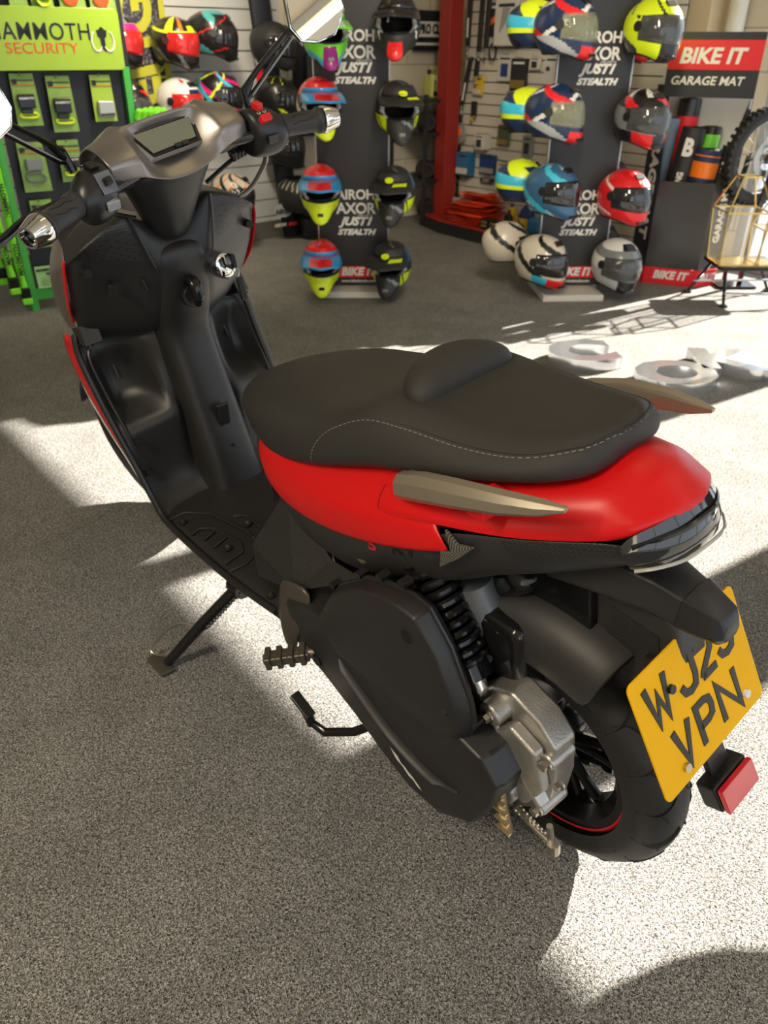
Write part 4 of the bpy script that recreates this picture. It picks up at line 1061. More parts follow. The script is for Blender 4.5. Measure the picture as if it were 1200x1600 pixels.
STY = {
 'tri': (['h_navy', 'h_white', 'h_red', 'h_silver'], f_tri, 'full', 'v_clear'),
 'fluo': (['h_fluo', 'h_black', 'h_black'], f_fluo, 'full', 'v_smoke'),
 'rw': (['h_black', 'h_white', 'h_red', 'h_grey'], f_rw, 'full', 'v_smoke'),
 'red': (['h_red', 'h_white'], f_red, 'full', 'v_dark'),
 'blue': (['h_steelblue', 'h_cyan', 'h_white', 'h_silver'], f_blue, 'full', 'v_dark'),
 'wb': (['h_cream', 'h_black', 'h_cyan', 'h_red'], f_wb, 'full', 'v_dark'),
 'gw': (['h_white', 'h_grey', 'h_silver', 'h_black'], f_gw, 'full', 'v_smoke'),
 'back': (['h_fluo', 'h_navy', 'h_cyan', 'h_black'], f_back, 'full', 'v_dark'),
 'backb': (['h_matte', 'h_white', 'h_red'], f_backb, 'full', 'v_dark'),
 'mxred': (['h_red', 'h_orange', 'h_black', 'h_blue', 'h_fluo', 'h_white'], f_mxred, 'mx', ('h_blue', 'h_red')),
 'mxblack': (['h_matte', 'h_fluo', 'h_steelblue', 'h_grey'], f_mxblack, 'mx', ('h_matte', 'h_fluo')),
 'mxgrey': (['h_matte', 'h_white', 'h_red', 'h_teal'], f_mxgrey, 'mx', ('h_black', 'h_grey')),
 'mxgreen': (['h_green', 'h_purple', 'h_cyan', 'h_white'], f_mxgreen, 'mx', ('h_green', 'h_white')),
 'yr': (['h_black', 'h_fluo', 'h_orange', 'h_grey'], f_yr, 'full', 'v_red'),
 'teal': (['h_black', 'h_teal', 'h_red'], f_teal, 'full', 'v_dark'),
 'pink': (['h_black', 'h_pink', 'h_grey'], f_pink, 'full', 'v_red'),
 'wr': (['h_white', 'h_red', 'h_navy'], f_wr, 'full', 'v_red'),
 'multi': (['h_black', 'h_cyan', 'h_fluo', 'h_pink'], f_multi, 'full', 'v_dark'),
 'plain': (['h_matte'], f_plain, 'full', 'v_dark'),
 'gloss': (['h_black'], f_plain, 'full', 'v_dark'),
 'spartan': (['h_black', 'h_fluo'], f_spartan, 'full', 'v_dark'),
 'linegrey': (['h_matte', 'h_cream'], f_linegrey, 'full', 'v_dark'),
 'camo': (['h_cream', 'h_black', 'h_orange'], f_camo, 'full', 'v_dark'),
}
def helmet_r(az, el, mx, k=1.):
    a, b_, c = (.138, .112, .122) if not mx else (.136, .112, .128)
    A, E = radians(az), radians(el)
    r = 1/sqrt((cos(E)*cos(A)/a)**2+(cos(E)*sin(A)/b_)**2+(sin(E)/c)**2)
    if mx:
        r += .082*math.exp(-(az/24)**2)*math.exp(-((el+36)/13)**2) + .010*math.exp(-(az/70)**2)*math.exp(-((el+40)/14)**2)
    else:
        r += .034*math.exp(-(az/34)**2)*math.exp(-((el+36)/17)**2) + .012*math.exp(-((abs(az)-180)/30)**2)*math.exp(-((el-18)/20)**2)
        r -= .004*math.exp(-((abs(az)-62)/9)**2)*math.exp(-((el-10)/30)**2)
    return r*k
def hp(az, el, mx, k=1.):
    r = helmet_r(az, el, mx, k); A, E = radians(az), radians(el)
    return V((cos(E)*cos(A)*r, cos(E)*sin(A)*r, sin(E)*r))
HEL = {}
def helmet_proto(st):
    mats, fn, kind, vis = STY[st]; mx = kind == 'mx'
    root = empty('motocross_helmet' if mx else 'full_face_helmet')
    NA, NE = 80, 40; e0 = -47 if not mx else -50
    eu, ed, ew = (24, -14, 66) if not mx else (25, -13, 58)
    def port(az, el):
        w = ew*(1-.25*max(0, (el-5)/20)**2) if not mx else ew*(1-.35*max(0, (-el)/14))
        return abs(az) < w and ed < el < eu
    b = MB(); rows = []
    for i in range(NE+1):
        el = e0+(90-e0)*i/NE; rows.append([hp(-180+360*j/NA, el, mx) for j in range(NA)])
    def mf(i, j):
        el = e0+(90-e0)*(i+.5)/NE; az = -180+360*(j+.5)/NA
        if port(az, el): return -1
        return min(fn(az, el), len(mats)-1)
    b.grid(rows, closed_u=True, mf=mf)
    b.build('shell', mats, root, solid=.009)
    b = MB(); b.grid([[hp(-180+360*j/32, -50+140*i/14, mx, .86) for j in range(32)] for i in range(15)], closed_u=True, mf=lambda i, j: -1 if (abs(-180+360*(j+.5)/32) < 55 and -14 < -50+140*(i+.5)/14 < 26) else 0)
    b.build('lining', 'void', root)
    if mx:
        b = MB()
        for sg in (1, -1):
            b.tube([hp(sg*56, 18, mx, .90), hp(sg*58, 0, mx, .90), hp(sg*50, -14, mx, .88), hp(sg*28, -20, mx, .80)], [.010, .013, .014, .009], 8)
        b.tube([hp(a, 24, mx, .91) for a in range(-50, 51, 10)], .007, 8)
        b.build('cheek_pad', 'pad', root)
        b = MB(); rows = []; N = 16
        for i in range(9):
            t = i/8; row = []
            for k in range(N+1):
                v = k/N*2-1; az = v*78
                base = hp(az, 32, mx, 1.03)
                fwd = (.135+.012*cos(v*9))*(1-.36*v*v); row.append(base+V((fwd*t, base.y*.18*t, (.010 if st != 'mxblack' else .020)*t-.032*t*t-.010*abs(v)*t)))
            rows.append(row)
        pm = lambda i, j: 1 if (st in ('mxred', 'mxgreen') and abs(j+.5-N/2) < 2.6 and 2 <= i <= 6) or (st == 'mxblack' and 9 <= j <= 12 and i < 4) else 0
        b.grid(rows, mf=pm); 
        rows2 = [[hp(v*72, 34+e*8, mx, 1.03+.02*e) for v in [k/8-1 for k in range(17)]] for e in (0, 1, 2, 3)]
        b.grid(rows2, mf=lambda i, j: 0 if i < 1 else (2 if st == 'mxred' else 0))
        b.build('peak', [vis[0], vis[1], mats[0]], root, solid=.004)
        b = MB(); 
        b.box(hp(0, -27, mx, 1.0), (.012, .030, .016)); b.build('chin_vent', 'h_black' if st == 'mxred' else ('h_red' if st == 'mxgrey' else 'h_grey'), root, bevel=.003)
    else:
        b = MB(); rows = []
        for i in range(9):
            el = ed-3+(eu-ed+7)*i/8; rows.append([hp(-ew-6+(2*ew+12)*j/32, el, mx, 1.022+.006*cos(radians((el-5)*3))) for j in range(33)])
        b.grid(rows); v = b.build('visor', vis, root, solid=.002)
        b = MB()
        for sg in (1, -1):
            c = hp(sg*76, 8, mx, 1.0); b = MB(); b.cyl(c, c*1.03, .020, 20); b.build('visor_pivot', 'h_black', root, bevel=.001)
        b = MB(); b.box(hp(0, -33, mx, 1.01), (.010, .05, .012), Euler((0, radians(-20), 0))); b.build('chin_vent', 'h_black', root, bevel=.002)
        b = MB(); b.box(hp(0, 52, mx, 1.01), (.030, .05, .008), Euler((0, radians(38), 0))); b.build('air_vent', 'h_black', root, bevel=.002)
        b = MB(); rr = [hp(-180+360*j/40, e0, mx, .985) for j in range(40)]; b.tube(rr, .006, 6, closed=True); b.build('neck_trim', 'void', root)
    # decals
    if st == 'mxblack':
        b = MB(); c = hp(0, 44, mx, 1.055); n = hp(0, 44, mx).normalized(); b.cyl(c+V((.045, 0, -.004)), c+V((.047, 0, .003)), .022, 24); b.build('logo_disc', 'h_fluo', root, smooth=False)
    return root
def helmet(st, pos, yaw, label, group, pitch=0., roll=0., scale=1.):
    if st not in HEL: HEL[st] = r = helmet_proto(st)
    else: r = copy_tree(HEL[st])
    r.location = pos; r.rotation_mode = 'ZYX' if False else 'XYZ'
    r.rotation_euler = (Matrix.Rotation(yaw, 3, 'Z') @ Matrix.Rotation(pitch, 3, 'Y') @ Matrix.Rotation(roll, 3, 'X')).to_euler()
    r.scale = (scale,)*3
    tag(r, label, 'helmet', group); return r

# ------------------------------------------------------------------ free-standing helmet displays
M['board'] = mat('black_display_board', (.020, .020, .022), .38)
M['boardedge'] = mat('silver_edge', (.55, .54, .55), .3, .7)
M['base_white'] = mat('cream_display_base', (.62, .60, .55), .5)
M['sign_red'] = mat('sign_red', (.72, .01, .02), .4)
M['sign_white'] = mat('sign_white', (.78, .76, .72), .5)
M['wire'] = mat('zinc_wire', (.45, .45, .46), .35, .9)
def display_frame(o, u, n):
    u = V((u[0], u[1], 0)).normalized(); n = V((n[0], n[1], 0)).normalized(); o = V((o[0], o[1], 0))
    return lambda a, d, z: o+u*a+n*d+V((0, 0, z)), u, n
def helmet_stand(o, u, n, foff, label, basew, based):
    Q, u, n = display_frame(o, u, n); R = Matrix((u, n, V((0, 0, 1)))).transposed()
    root = empty('helmet_display_stand'); tag(root, label, 'display stand', 'helmet display stands')
    b = MB(); p = [Q(-.0, 0, 0), Q(basew, 0, 0), Q(basew+.03, -based, 0), Q(-.03, -based, 0)]
    p = [Q(0, 0, 0), Q(basew, 0, 0), Q(basew, -based, 0), Q(0, -based, 0)]
    b.prism(p, (0, 0, .035)); b.build('base', 'base_white', root, bevel=.004)
    b = MB(); b.box(Q(.19, foff-.012, .94), (.38, .020, 1.80), R); b.build('board', 'board', root, bevel=.002)
    for a in (-.002, .382):
        b = MB(); b.box(Q(a, foff-.012, .94), (.006, .024, 1.80), R); b.build('edge_strip', 'boardedge', root)
    for z0 in (.735, 0.0):
        T = lambda s, size, z, **k: text(s, size, 'lettering', 'sign_white', root, frame_mtx(Q(.205, foff+.001, z+z0), u, (0, 0, 1)), **k)
        T('AIROH', .068, .523, bold=.0022, sx=1.0); T('AXOR', .078, .452, bold=.0022, sx=1.0, spacing=.93)
        text('HELMETS', .014, 'lettering', 'sign_white', root, frame_mtx(Q(.255, foff+.001, .418+z0), u, (0, 0, 1)), sx=1.4)
        T('JUST1', .058, .386, bold=.0030, shear=.35, sx=1.15); T('STEALTH', .040, .330, bold=.0024, shear=.3, sx=1.25)
    b = MB(); b.box(Q(.215, foff+.002, .115), (.24, .004, .062), R); b.build('brand_patch', 'sign_red', root, smooth=False)
    text('BIKE IT', .060, 'lettering', 'sign_white', root, frame_mtx(Q(.215, foff+.005, .115), u, (0, 0, 1)), bold=.003, shear=.2, sx=1.05)
    text('www.bikeittrade.com', .022, 'lettering', 'sign_white', root, frame_mtx(Q(.215, foff+.001, .064), u, (0, 0, 1)), bold=.0006, sx=1.0)
    b = MB(); b.box(Q(.19, foff-.07, .06), (.34, .10, .09), R); b.build('foot_bracket', 'boardedge', root)
    return Q, u, n, root
def peg(Q, a, d0, d1, z, root):
    b = MB(); b.cyl(Q(a, d0, z), Q(a, d1, z), .006, 8); b.cyl(Q(a, d1, z), Q(a, d1+.006, z+.03), .006, 8); b.build('helmet_peg', 'wire', root)
g1 = 'motocross helmets on the middle display stand'
Q, u, n, rt_ = helmet_stand((3.047, -1.708), (-.633, -.774), (-.774, .633), -.13, 'black board stand with white lettering holding red-blue and black motocross helmets', .38, .26)
yn = atan2(n.y, n.x)
for st, a, z, dy, pt, lab in (
  ('mxgreen', .070, 1.262, 12, 6, 'bright green, white and pink motocross helmet behind the right mirror'),
  ('mxgrey', .415, 1.300, -6, 4, 'black and grey motocross helmet with a pink chin badge, topmost of its column'),
  ('mxred', .028, .962, 16, 6, 'red and blue peaked motocross helmet just above the right handlebar grip'),
  ('mxblack', .420, .948, 8, 8, 'black motocross helmet with round yellow badge, second from the top of its column'),
  ('mxred', .022, .568, 2, 6, 'red and blue peaked motocross helmet beside the lower AIROH lettering'),
  ('mxblack', .410, .560, -12, 8, 'black motocross helmet with yellow patches left of its crown, beside the lower AIROH lettering'),
  ('mxred', .015, .192, 2, 6, 'red and blue peaked motocross helmet, lowest in its column above the base'),
  ('mxblack', .398, .186, -14, 8, 'black motocross helmet with yellow patches, lowest on the stand beside the BIKE IT patch')):
    p = Q(a, -.005, z); helmet(st, p, yn+radians(dy), lab, g1, radians(pt), scale=.98); peg(Q, max(.01, min(.37, a)), -.13, -.03, z+.02, rt_)
Q, u, n, rt_ = helmet_stand((2.205, -2.619), (-.602, -.798), (-.798, .602), -.20, 'black board stand with white lettering holding full-face road helmets', .34, .40)
yn = atan2(n.y, n.x); g2 = 'full-face helmets on the right display stand'
for st, a, d, z, dy, pt, lab in (
  ('tri', -.010, -.09, 1.290, 48, 2, 'navy and red full-face helmet with clear visor, top left of the right stand'),
  ('fluo', .418, -.09, 1.288, 22, 4, 'fluorescent yellow full-face helmet with smoked visor on the right stand'),
  ('tri', -.020, -.09, .925, 48, 2, 'navy and red full-face helmet with clear visor, second down on the right stand'),
  ('rw', .432, -.09, .905, 20, 4, 'black, red and white full-face helmet below the fluorescent yellow one'),
  ('blue', .006, -.09, .560, 40, 2, 'dark blue full-face helmet with light blue flashes and black visor'),
  ('red', .400, -.09, .532, 24, 2, 'plain glossy red full-face helmet with dark visor'),
  ('wb', -.010, -.09, .205, 42, 6, 'white, black and sky blue full-face helmet with a red chin, near the floor'),
  ('gw', .415, -.09, .182, 18, 6, 'white and grey full-face helmet at the bottom right of the right stand')):
    helmet(st, Q(a, d, z), yn+radians(dy), lab, g2, radians(pt), scale=1.13); peg(Q, max(.01, min(.37, a)), -.20, -.12, z+.03, rt_)
g3 = 'helmets on the back of the right display stand'
for i, (z, w) in enumerate(((1.300, 'topmost, behind the navy and red helmet'), (.915, 'second from top, behind the lower navy and red helmet'), (.570, 'third from top, behind the dark blue helmet'))):
    helmet('back', Q(-.105, -.34, z), yn+radians(78), 'yellow and navy helmet, '+w, g3, radians(2))
for i, (z, w) in enumerate(((1.262, 'behind the fluorescent yellow helmet'), (.910, 'behind the black, red and white helmet'), (.575, 'behind the glossy red helmet'), (.240, 'behind the white and grey helmet'))):
    helmet('backb', Q(.360, -.33, z), yn+radians(70), 'matt black helmet with white marks and red rim '+w, g3, radians(2))
helmet('wb', Q(-.16, -.34, .245), yn+radians(100), 'white and orange-red helmet low behind the white and blue one', g3, radians(2))

# ------------------------------------------------------------------ helmets on the north slat wall
gw = 'helmets hanging on the grey slat wall'
def on_wall(st, uu, z, dy, lab, pt=8, sc=1.10, x=4.36):
    h = helmet(st, (x, -uu*.985, z+.02), radians(180+dy), lab, gw, radians(pt), scale=sc)
    return h
# the wall plane was measured at x = 4.5; helmets sit .16 m in front of it
for st, uu, z, dy, lab in (
  ('pink', 1.335, 1.215, 30, 'black and pink helmet with red visor beside the green sign'),
  ('yr', 1.700, 1.205, 22, 'black and yellow helmet with red mirrored visor on the slat wall'),
  ('teal', 1.955, 1.245, 48, 'black helmet with teal panels, right of the yellow and red-visored one'),
  ('rw', 1.345, .885, 25, 'black and red helmet partly behind the green chain sleeves'),
  ('wr', 1.690, .895, 20, 'white helmet with red mirrored visor just above the dashboard'),
  ('multi', 1.960, .925, 45, 'multicoloured blue, yellow and pink helmet left of the mirror stem'),
  ('plain', 2.390, 1.195, 24, 'plain matt black helmet behind the right mirror stem'),
  ('spartan', 2.400, .895, 40, 'black helmet with yellow flashes between mirror stem and red-blue helmet'),
  ('gloss', 2.430, .610, 30, 'glossy black helmet hanging below the right handlebar grip'),
  ('linegrey', 2.540, .285, 40, 'black helmet with cream lines low on the slat wall'),
  ('camo', 2.000, .345, 30, 'cream and black patterned helmet behind the right end of the fairing'),
  ('gloss', 2.700, .085, 40, 'glossy black helmet standing on the floor by the wall')):
    on_wall(st, uu, z, dy, lab)
    b = MB(); b.tube([(4.59, -uu*.985, z+.07), (4.34, -uu*.985, z+.07), (4.33, -uu*.985, z+.09)], .006, 8); b.build('wall_peg', 'wire', bpy.data.objects['slat_wall'])
# ------------------------------------------------------------------ green security display on the left
M['green'] = mat('green_powder_coat', (.06, .42, .06), .35)
M['lime'] = mat('lime_sign', (.36, .55, .015), .35, coat=.4)
M['card_green'] = mat('green_card', (.24, .40, .07), .4, var=.12, vscale=20)
M['card_pale'] = mat('pale_green_card', (.34, .58, .25), .5)
M['navyboard'] = mat('navy_black_panel', (.012, .014, .022), .5)
M['blister'] = mat('clear_blister', (.6, .65, .6), .1, coat=.5, alpha=.25)
M['chain_sleeve'] = mat('bright_green_sleeve', (.22, .80, .02), .6, bump=.5, bscale=120)
M['textred'] = mat('orange_red_print', (.75, .09, .01), .4)
_Qs, u, n = display_frame((3.804, -.402), (-.0995, -.995), (-.995, .0995)); Q = lambda a, d, z: _Qs(a*.945-.012, d, z); R = Matrix((u, n, V((0, 0, 1)))).transposed()
sec = empty('security_display_stand'); tag(sec, 'bright green metal stand with black panel and lime security sign', 'display stand')
for a in (.012, .712):
    b = MB(); b.box(Q(a, 0, .56), (.036, .036, 1.12), R); b.build('post', 'green', sec, bevel=.003)
b = MB(); b.box(Q(.36, -.005, .085), (.66, .03, .06), R); b.build('bottom_rail', 'green', sec, bevel=.003)
b = MB(); b.box(Q(.40, -.03, .62), (.66, .02, 1.02), R); b.build('panel', 'navyboard', sec, smooth=False)
b = MB(); b.box(Q(.36, -.05, 1.42), (.74, .02, .60), R); b.build('upper_panel', 'navyboard', sec, smooth=False)
for a in (.012, .712):
    b = MB(); b.box(Q(a, -.22, .02), (.036, .40, .036), R); b.build('foot', 'green', sec, bevel=.003)
b = MB(); b.prism([Q(.20+x, .02, 1.235+z) for x, z in rrect(1.0, .255, .022)], n*.025); sg_ = b.build('sign_board', 'lime', sec, bevel=.002, smooth=False)
def tx(s, size, a, z, m, par, d=.046, **k): return text(s, size, 'lettering', m, par, frame_mtx(Q(a, d, z), u, (0, 0, 1)), **k)
tx('MAMMOTH', .098, .300, 1.262, 'ink', sg_, bold=.0006, sx=.90, spacing=1.06); tx('SECURITY', .062, .300, 1.196, 'textred', sg_, sx=1.20)
b = MB()   # round tusked head emblem
for sgn in (1, -1):
    b.tube([Q(.602+sgn*(.030+.026*cos(a)), .047, 1.228+.042*sin(a)) for a in [radians(t) for t in range(-150, 70, 12)]] if sgn > 0 else [Q(.602-(.030+.026*cos(a)), .047, 1.228+.042*sin(a)) for a in [radians(t) for t in range(-150, 70, 12)]], [.003+.002*sin(pi*k/18) for k in range(19)], 6)
b.build('emblem_tusks', 'sign_white', sg_)
b = MB()
b.prism([Q(.602+x, .046, 1.235+z) for x, z in ((-.014, .040), (-.008, .048), (0, .052), (.008, .048), (.014, .040), (.026, .038), (.022, .012), (.012, .006), (.012, -.03), (.022, -.046), (.006, -.050), (-.008, -.034), (-.012, .006), (-.022, .012), (-.026, .038))], n*.0014)
b.build('emblem_head', 'ink', sg_, smooth=False)
gp = 'lock packs on the green security stand'
def pack(nm, a, z, w, h, kind, label, grp=gp, d=.0):
    root = empty('lock_pack' if grp == gp else 'accessory_pack'); tag(root, label, 'package', grp)
    b = MB(); lean = .012
    b.prism([Q(a-w/2+.006, d+.010, z+h/2), Q(a+w/2-.006, d+.010, z+h/2), Q(a+w/2, d+.022, z-h/2), Q(a-w/2, d+.022, z-h/2)], n*.0022)
    b.build('card', 'lime' if kind == 'lime' else 'card_green', root, smooth=False)
    b = MB(); b.tube([Q(a-.01, d-.015, z+h/2-.006), Q(a-.01, d+.035, z+h/2-.006), Q(a-.01, d+.04, z+h/2+.006)], .002, 6); b.build('hook', 'wire', root)
    b = MB(); b.box(Q(a, d+.014, z+h/2-.028), (w*.8, .006, .005), R, 0); b.box(Q(a+w*.05, d+.0165, z+h/2-.046), (w*.75, .006, .003), R, 1); b.box(Q(a-w*.3, d+.0165, z+h/2-.034), (w*.16, .005, .024), R, 0); b.build('printing', ['ink', 'textred'], root, smooth=False)
    if kind in ('lock', 'rogue'):
        b = MB(); b.box(Q(a-.002, d+.032, z-h*.02), (w*.62, .024, h*.27), R); b.build('pouch', 'black', root, bevel=.006)
        text('MAMMOTH', .013, 'lettering', 'sign_white', root, frame_mtx(Q(a-.002, d+.0448, z+h*.035), u, (0, 0, 1)), bold=.0005)
        b = MB(); b.tube(catmull([Q(a-w*.30, d+.03, z-h*.33), Q(a+w*.22, d+.03, z-h*.34), Q(a+w*.34, d+.03, z-h*.29), Q(a+w*.2, d+.03, z-h*.25), Q(a-w*.26, d+.03, z-h*.26)], 4, True), .0062, 8, closed=True); b.build('disc_lock', 'h_fluo', root)
        b = MB(); b.box(Q(a-w*.06, d+.03, z-h*.215), (w*.42, .022, h*.09), R); b.build('lock_body', 'black', root, bevel=.004)
    elif kind == 'lime':
        b = MB(); b.box(Q(a+.004, d+.034, z-h*.22), (w*.70, .028, h*.36), R); b.build('lock_body', 'h_silver', root, bevel=.010)
        b = MB(); b.box(Q(a+.004, d+.036, z-h*.33), (w*.62, .028, h*.06), R); b.build('lock_shackle', 'black', root, bevel=.004)
    elif kind == 'silver':
        b = MB(); b.box(Q(a, d+.032, z+h*.06), (w*.55, .022, h*.24), R); b.build('pouch', 'h_grey', root, bevel=.005)
        b = MB(); b.tube(catmull([Q(a-w*.28, d+.03, z-h*.26), Q(a+w*.2, d+.03, z-h*.28), Q(a+w*.33, d+.03, z-h*.2), Q(a+w*.1, d+.03, z-h*.12), Q(a-w*.28, d+.03, z-h*.14)], 4, True), .006, 8, closed=True); b.build('disc_lock', 'h_grey', root)
    elif kind == 'disc':
        b = MB(); b.cyl(Q(a-.01, d+.02, z-h*.12), Q(a-.01, d+.034, z-h*.12), .038, 28); b.build('red_disc', 'textred', root, bevel=.004)
    elif kind == 'coil':
        b = MB()
        for k in range(5): b.tube([Q(a+cos(t)*(.030), d+.02+.007*k, z-h*.15+sin(t)*.026-.003*k) for t in [2*pi*q/20 for q in range(20)]], .0042, 6, closed=True)
        b.build('coiled_cable', 'h_fluo', root)
    return root
for row in (
 ('a', .180, .986, .124, .220, 'rogue', 'green card pack with black pouch and yellow lock below the M of the sign'),
 ('b', .352, .964, .128, .242, 'lock', 'tall green pack with black pouch and small yellow lock, centre of the top row'),
 ('c', .567, .984, .117, .204, 'lime', 'lime green pack with a chunky silver lock, right end of the top row'),
 ('d', .153, .694, .138, .222, 'silver', 'green pack with grey pouch and grey lock beside the clutch-side lever'),
 ('e', .345, .712, .120, .190, 'lock', 'green pack half hidden behind the left mirror stem'),
 ('f', .560, .690, .117, .190, 'lime', 'lime pack mostly hidden behind the left end of the dashboard'),
 ('g', .150, .430, .122, .225, 'lock', 'green pack hanging right behind the left handlebar grip'),
 ('h', .480, .400, .110, .220, 'lock', 'green pack low on the panel between handlebar and leg shield'),
 ('i', .235, 1.412, .085, .110, 'plain', 'small green card above the sign, left of the yellow coil'),
 ('j', .345, 1.420, .105, .120, 'coil', 'yellow coiled cable pack standing above the sign'),
 ('k', .490, 1.420, .128, .125, 'disc', 'green card with red disc above the tusk emblem, the left one of two'),
 ('l', .640, 1.418, .130, .125, 'disc', 'green card with red disc above the sign, at its right corner')):
    pack(*row)
b = MB(); b.prism([Q(.12-.075, .018, .225), Q(.12+.10, .018, .225), Q(.12+.10, .03, .118), Q(.12-.075, .03, .118)], n*.006)
ic = b.build('info_card', 'card_pale', smooth=False); tag(ic, 'pale green printed notice card on the bottom rail of the green stand', 'card')
text('MAMMOTH CHAIN', .020, 'lettering', 'ink', ic, frame_mtx(Q(.14, .0335, .208), u, (0, 0, 1)), bold=.0008); text('GROUND', .018, 'lettering', 'ink', ic, frame_mtx(Q(.14, .034, .188), u, (0, 0, 1)), bold=.0008)
b = MB()
for k in range(6): b.box(Q(.13, .036, .172-.008*k), (.12, .002, .002), R)
b.build('printed_lines', 'card_green', ic, smooth=False)
b = MB(); b.prism([Q(.352+x, .05, .400+z) for x, z in ((-.032, -.066), (.034, -.066), (.034, .040), (.020, .066), (-.016, .066), (-.032, .050))], n*.002)
tg = b.build('price_tag', 'sign_white', smooth=False); tag(tg, 'white swing tag with red bars hanging below the left switch housing', 'tag')
b = MB(); b.box(Q(.353, .0535, .440), (.056, .002, .012), R); b.box(Q(.353, .0535, .338), (.064, .002, .006), R); b.build('red_bar', 'sign_red', tg, smooth=False)
b = MB(); b.box(Q(.357, .0535, .415), (.04, .002, .004), R); b.box(Q(.357, .0535, .390), (.034, .002, .004), R); b.box(Q(.357, .0535, .377), (.03, .002, .004), R); b.build('tag_print', 'ink', tg, smooth=False)
# chain locks in green sleeves, left of the post
for k, (a, d, z0, z1, lab) in enumerate(((-.085, .05, .20, .86, 'green fabric chain lock, outermost at the left edge'), (-.035, .045, .14, .80, 'green fabric chain lock hanging next to the green post'), (-.12, -.02, .24, .84, 'green fabric chain lock hanging furthest back at the left edge'))):
    r_ = empty('chain_lock'); tag(r_, lab, 'chain lock', 'green sleeved chain locks by the post')
    b = MB(); P = catmull([Q(a, d-.02, z1), Q(a+.006, d, (z0+z1)*.5+.12), Q(a-.004, d+.004, (z0+z1)/2-.08), Q(a+.004, d, z0)], 12)
    b.tube(P, [.021+.0025*sin(i*1.1) for i in range(len(P))], 10, sx=.8); b.build('sleeve', 'chain_sleeve', r_)
    for zt in (z0+.14, z0+.42): text('MAMMOTH', .030, 'lettering', 'ink', r_, frame_mtx(Q(a+.002, d+.024, zt), (0, 0, 1), -u), bold=.001)
    b = MB(); b.box(Q(a+.004, d, z0-.04), (.048, .03, .07), R); b.build('padlock', 'black', r_, bevel=.006)
    b = MB(); b.box(Q(a+.004, d+.004, z0-.072), (.050, .034, .032), R); b.build('padlock_cap', 'chain_sleeve', r_, bevel=.006)
# bunched green sleeves at the right of the stand
for k in range(5):
    b = MB(); a = .735+.034*k; P = catmull([Q(a-.012, .0, .76), Q(a-.006, .03, .86), Q(a+.006, .045, .925-.004*abs(k-2)), Q(a+.016, .02, .90), Q(a+.012, -.01, .80)], 6)
    b.tube(P, [.019+.002*sin(i*1.7+k) for i in range(len(P))], 8); o = b.build('chain_sleeve', 'chain_sleeve')
    tag(o, ('bright green fabric chain sleeve, first from the left of the bunch behind the dashboard', 'bright green chain sleeve, second in the bunch behind the dashboard', 'bright green chain sleeve in the middle of the bunch behind the dashboard', 'bright green chain sleeve, second from the right of the bunch', 'bright green chain sleeve at the right end of the bunch')[k], 'chain lock', 'bunched green chain sleeves')

# ------------------------------------------------------------------ banners on the slat wall
def banner(name, y0, y1, ztop, zbot, bow, m, label, x=4.50, taper=0.):
    b = MB(); rows = []
    for i in range(9):
        z = ztop+(zbot-ztop)*i/8; sh = taper*i/8
        rows.append([(x-bow*(1-(2*k/8-1)**2), -(y0+sh+(y1-y0)*k/8), z) for k in range(9)])
    b.grid(rows); o = b.build(name, m, solid=.003); tag(o, label, 'banner'); return o
def hexmat():
    m = mat('banner_grey_mesh', (.05, .05, .065), .5); nt = m.node_tree; b = nt.nodes['Principled BSDF']; tc = nt.nodes.new('ShaderNodeTexCoord')
    v = nt.nodes.new('ShaderNodeTexVoronoi'); v.inputs['Scale'].default_value = 60; nt.links.new(tc.outputs['Object'], v.inputs['Vector'])
    r = nt.nodes.new('ShaderNodeValToRGB'); r.color_ramp.interpolation = 'CONSTANT'; r.color_ramp.elements[0].color = (.20, .19, .21, 1); r.color_ramp.elements[1].color = (.035, .033, .05, 1); r.color_ramp.elements[1].position = .42
    nt.links.new(v.outputs['Distance'], r.inputs['Fac']); nt.links.new(r.outputs['Color'], b.inputs['Base Color']); return m
M['hexb'] = hexmat(); M['olive'] = mat('olive_yellow', (.50, .50, .04), .45)
bn = banner('hanging_banner', 1.36, 1.68, 1.95, .55, .02, 'hexb', 'dark banner with big olive-yellow letters beside the lime sign')
mt = lambda y, z, sx=1: frame_mtx((4.474, -y, z), (0, .12, 1), (0, 1, 0))
text('EHG', .30, 'lettering', 'olive', bn, frame_mtx((4.470, -1.50, 1.20), (0, 0, 1), (0, 1, 0)), bold=.012, shear=-.15, sx=1.0)
text('HELMETS', .085, 'lettering', 'olive', bn, frame_mtx((4.474, -1.635, .94), (0, 0, 1), (0, 1, 0)), bold=.003)
b = MB(); b.prism([(4.474, -1.655, 1.9), (4.474, -1.685, 1.9), (4.474, -1.685, .56), (4.474, -1.64, .56)], (-.003, 0, 0)); b.build('edge_stripe', 'olive', bn, smooth=False)
ba = banner('hanging_banner', 2.20, 2.36, 1.95, .02, .03, 'navyboard', 'black curved banner with white rings and oval badge standing at the slat wall', x=4.46, taper=.22)
b = MB()
for r0 in (.20, .23): b.tube([(4.418, -(2.50)+r0*1.0*cos(t), 1.02+r0*1.3*sin(t)) for t in [radians(40+k*10) for k in range(10)]], .006, 6)
b.prism([(4.418, -2.24, 1.20), (4.418, -2.33, 1.22), (4.418, -2.34, 1.13), (4.418, -2.26, 1.11)], (-.003, 0, 0)); b.build('white_rings', 'sign_white', ba)
b = MB(); b.prism([(4.418, -2.25, 1.06), (4.418, -2.31, 1.09), (4.418, -2.26, .96)], (-.003, 0, 0)); b.build('red_patch', 'sign_red', ba, smooth=False)
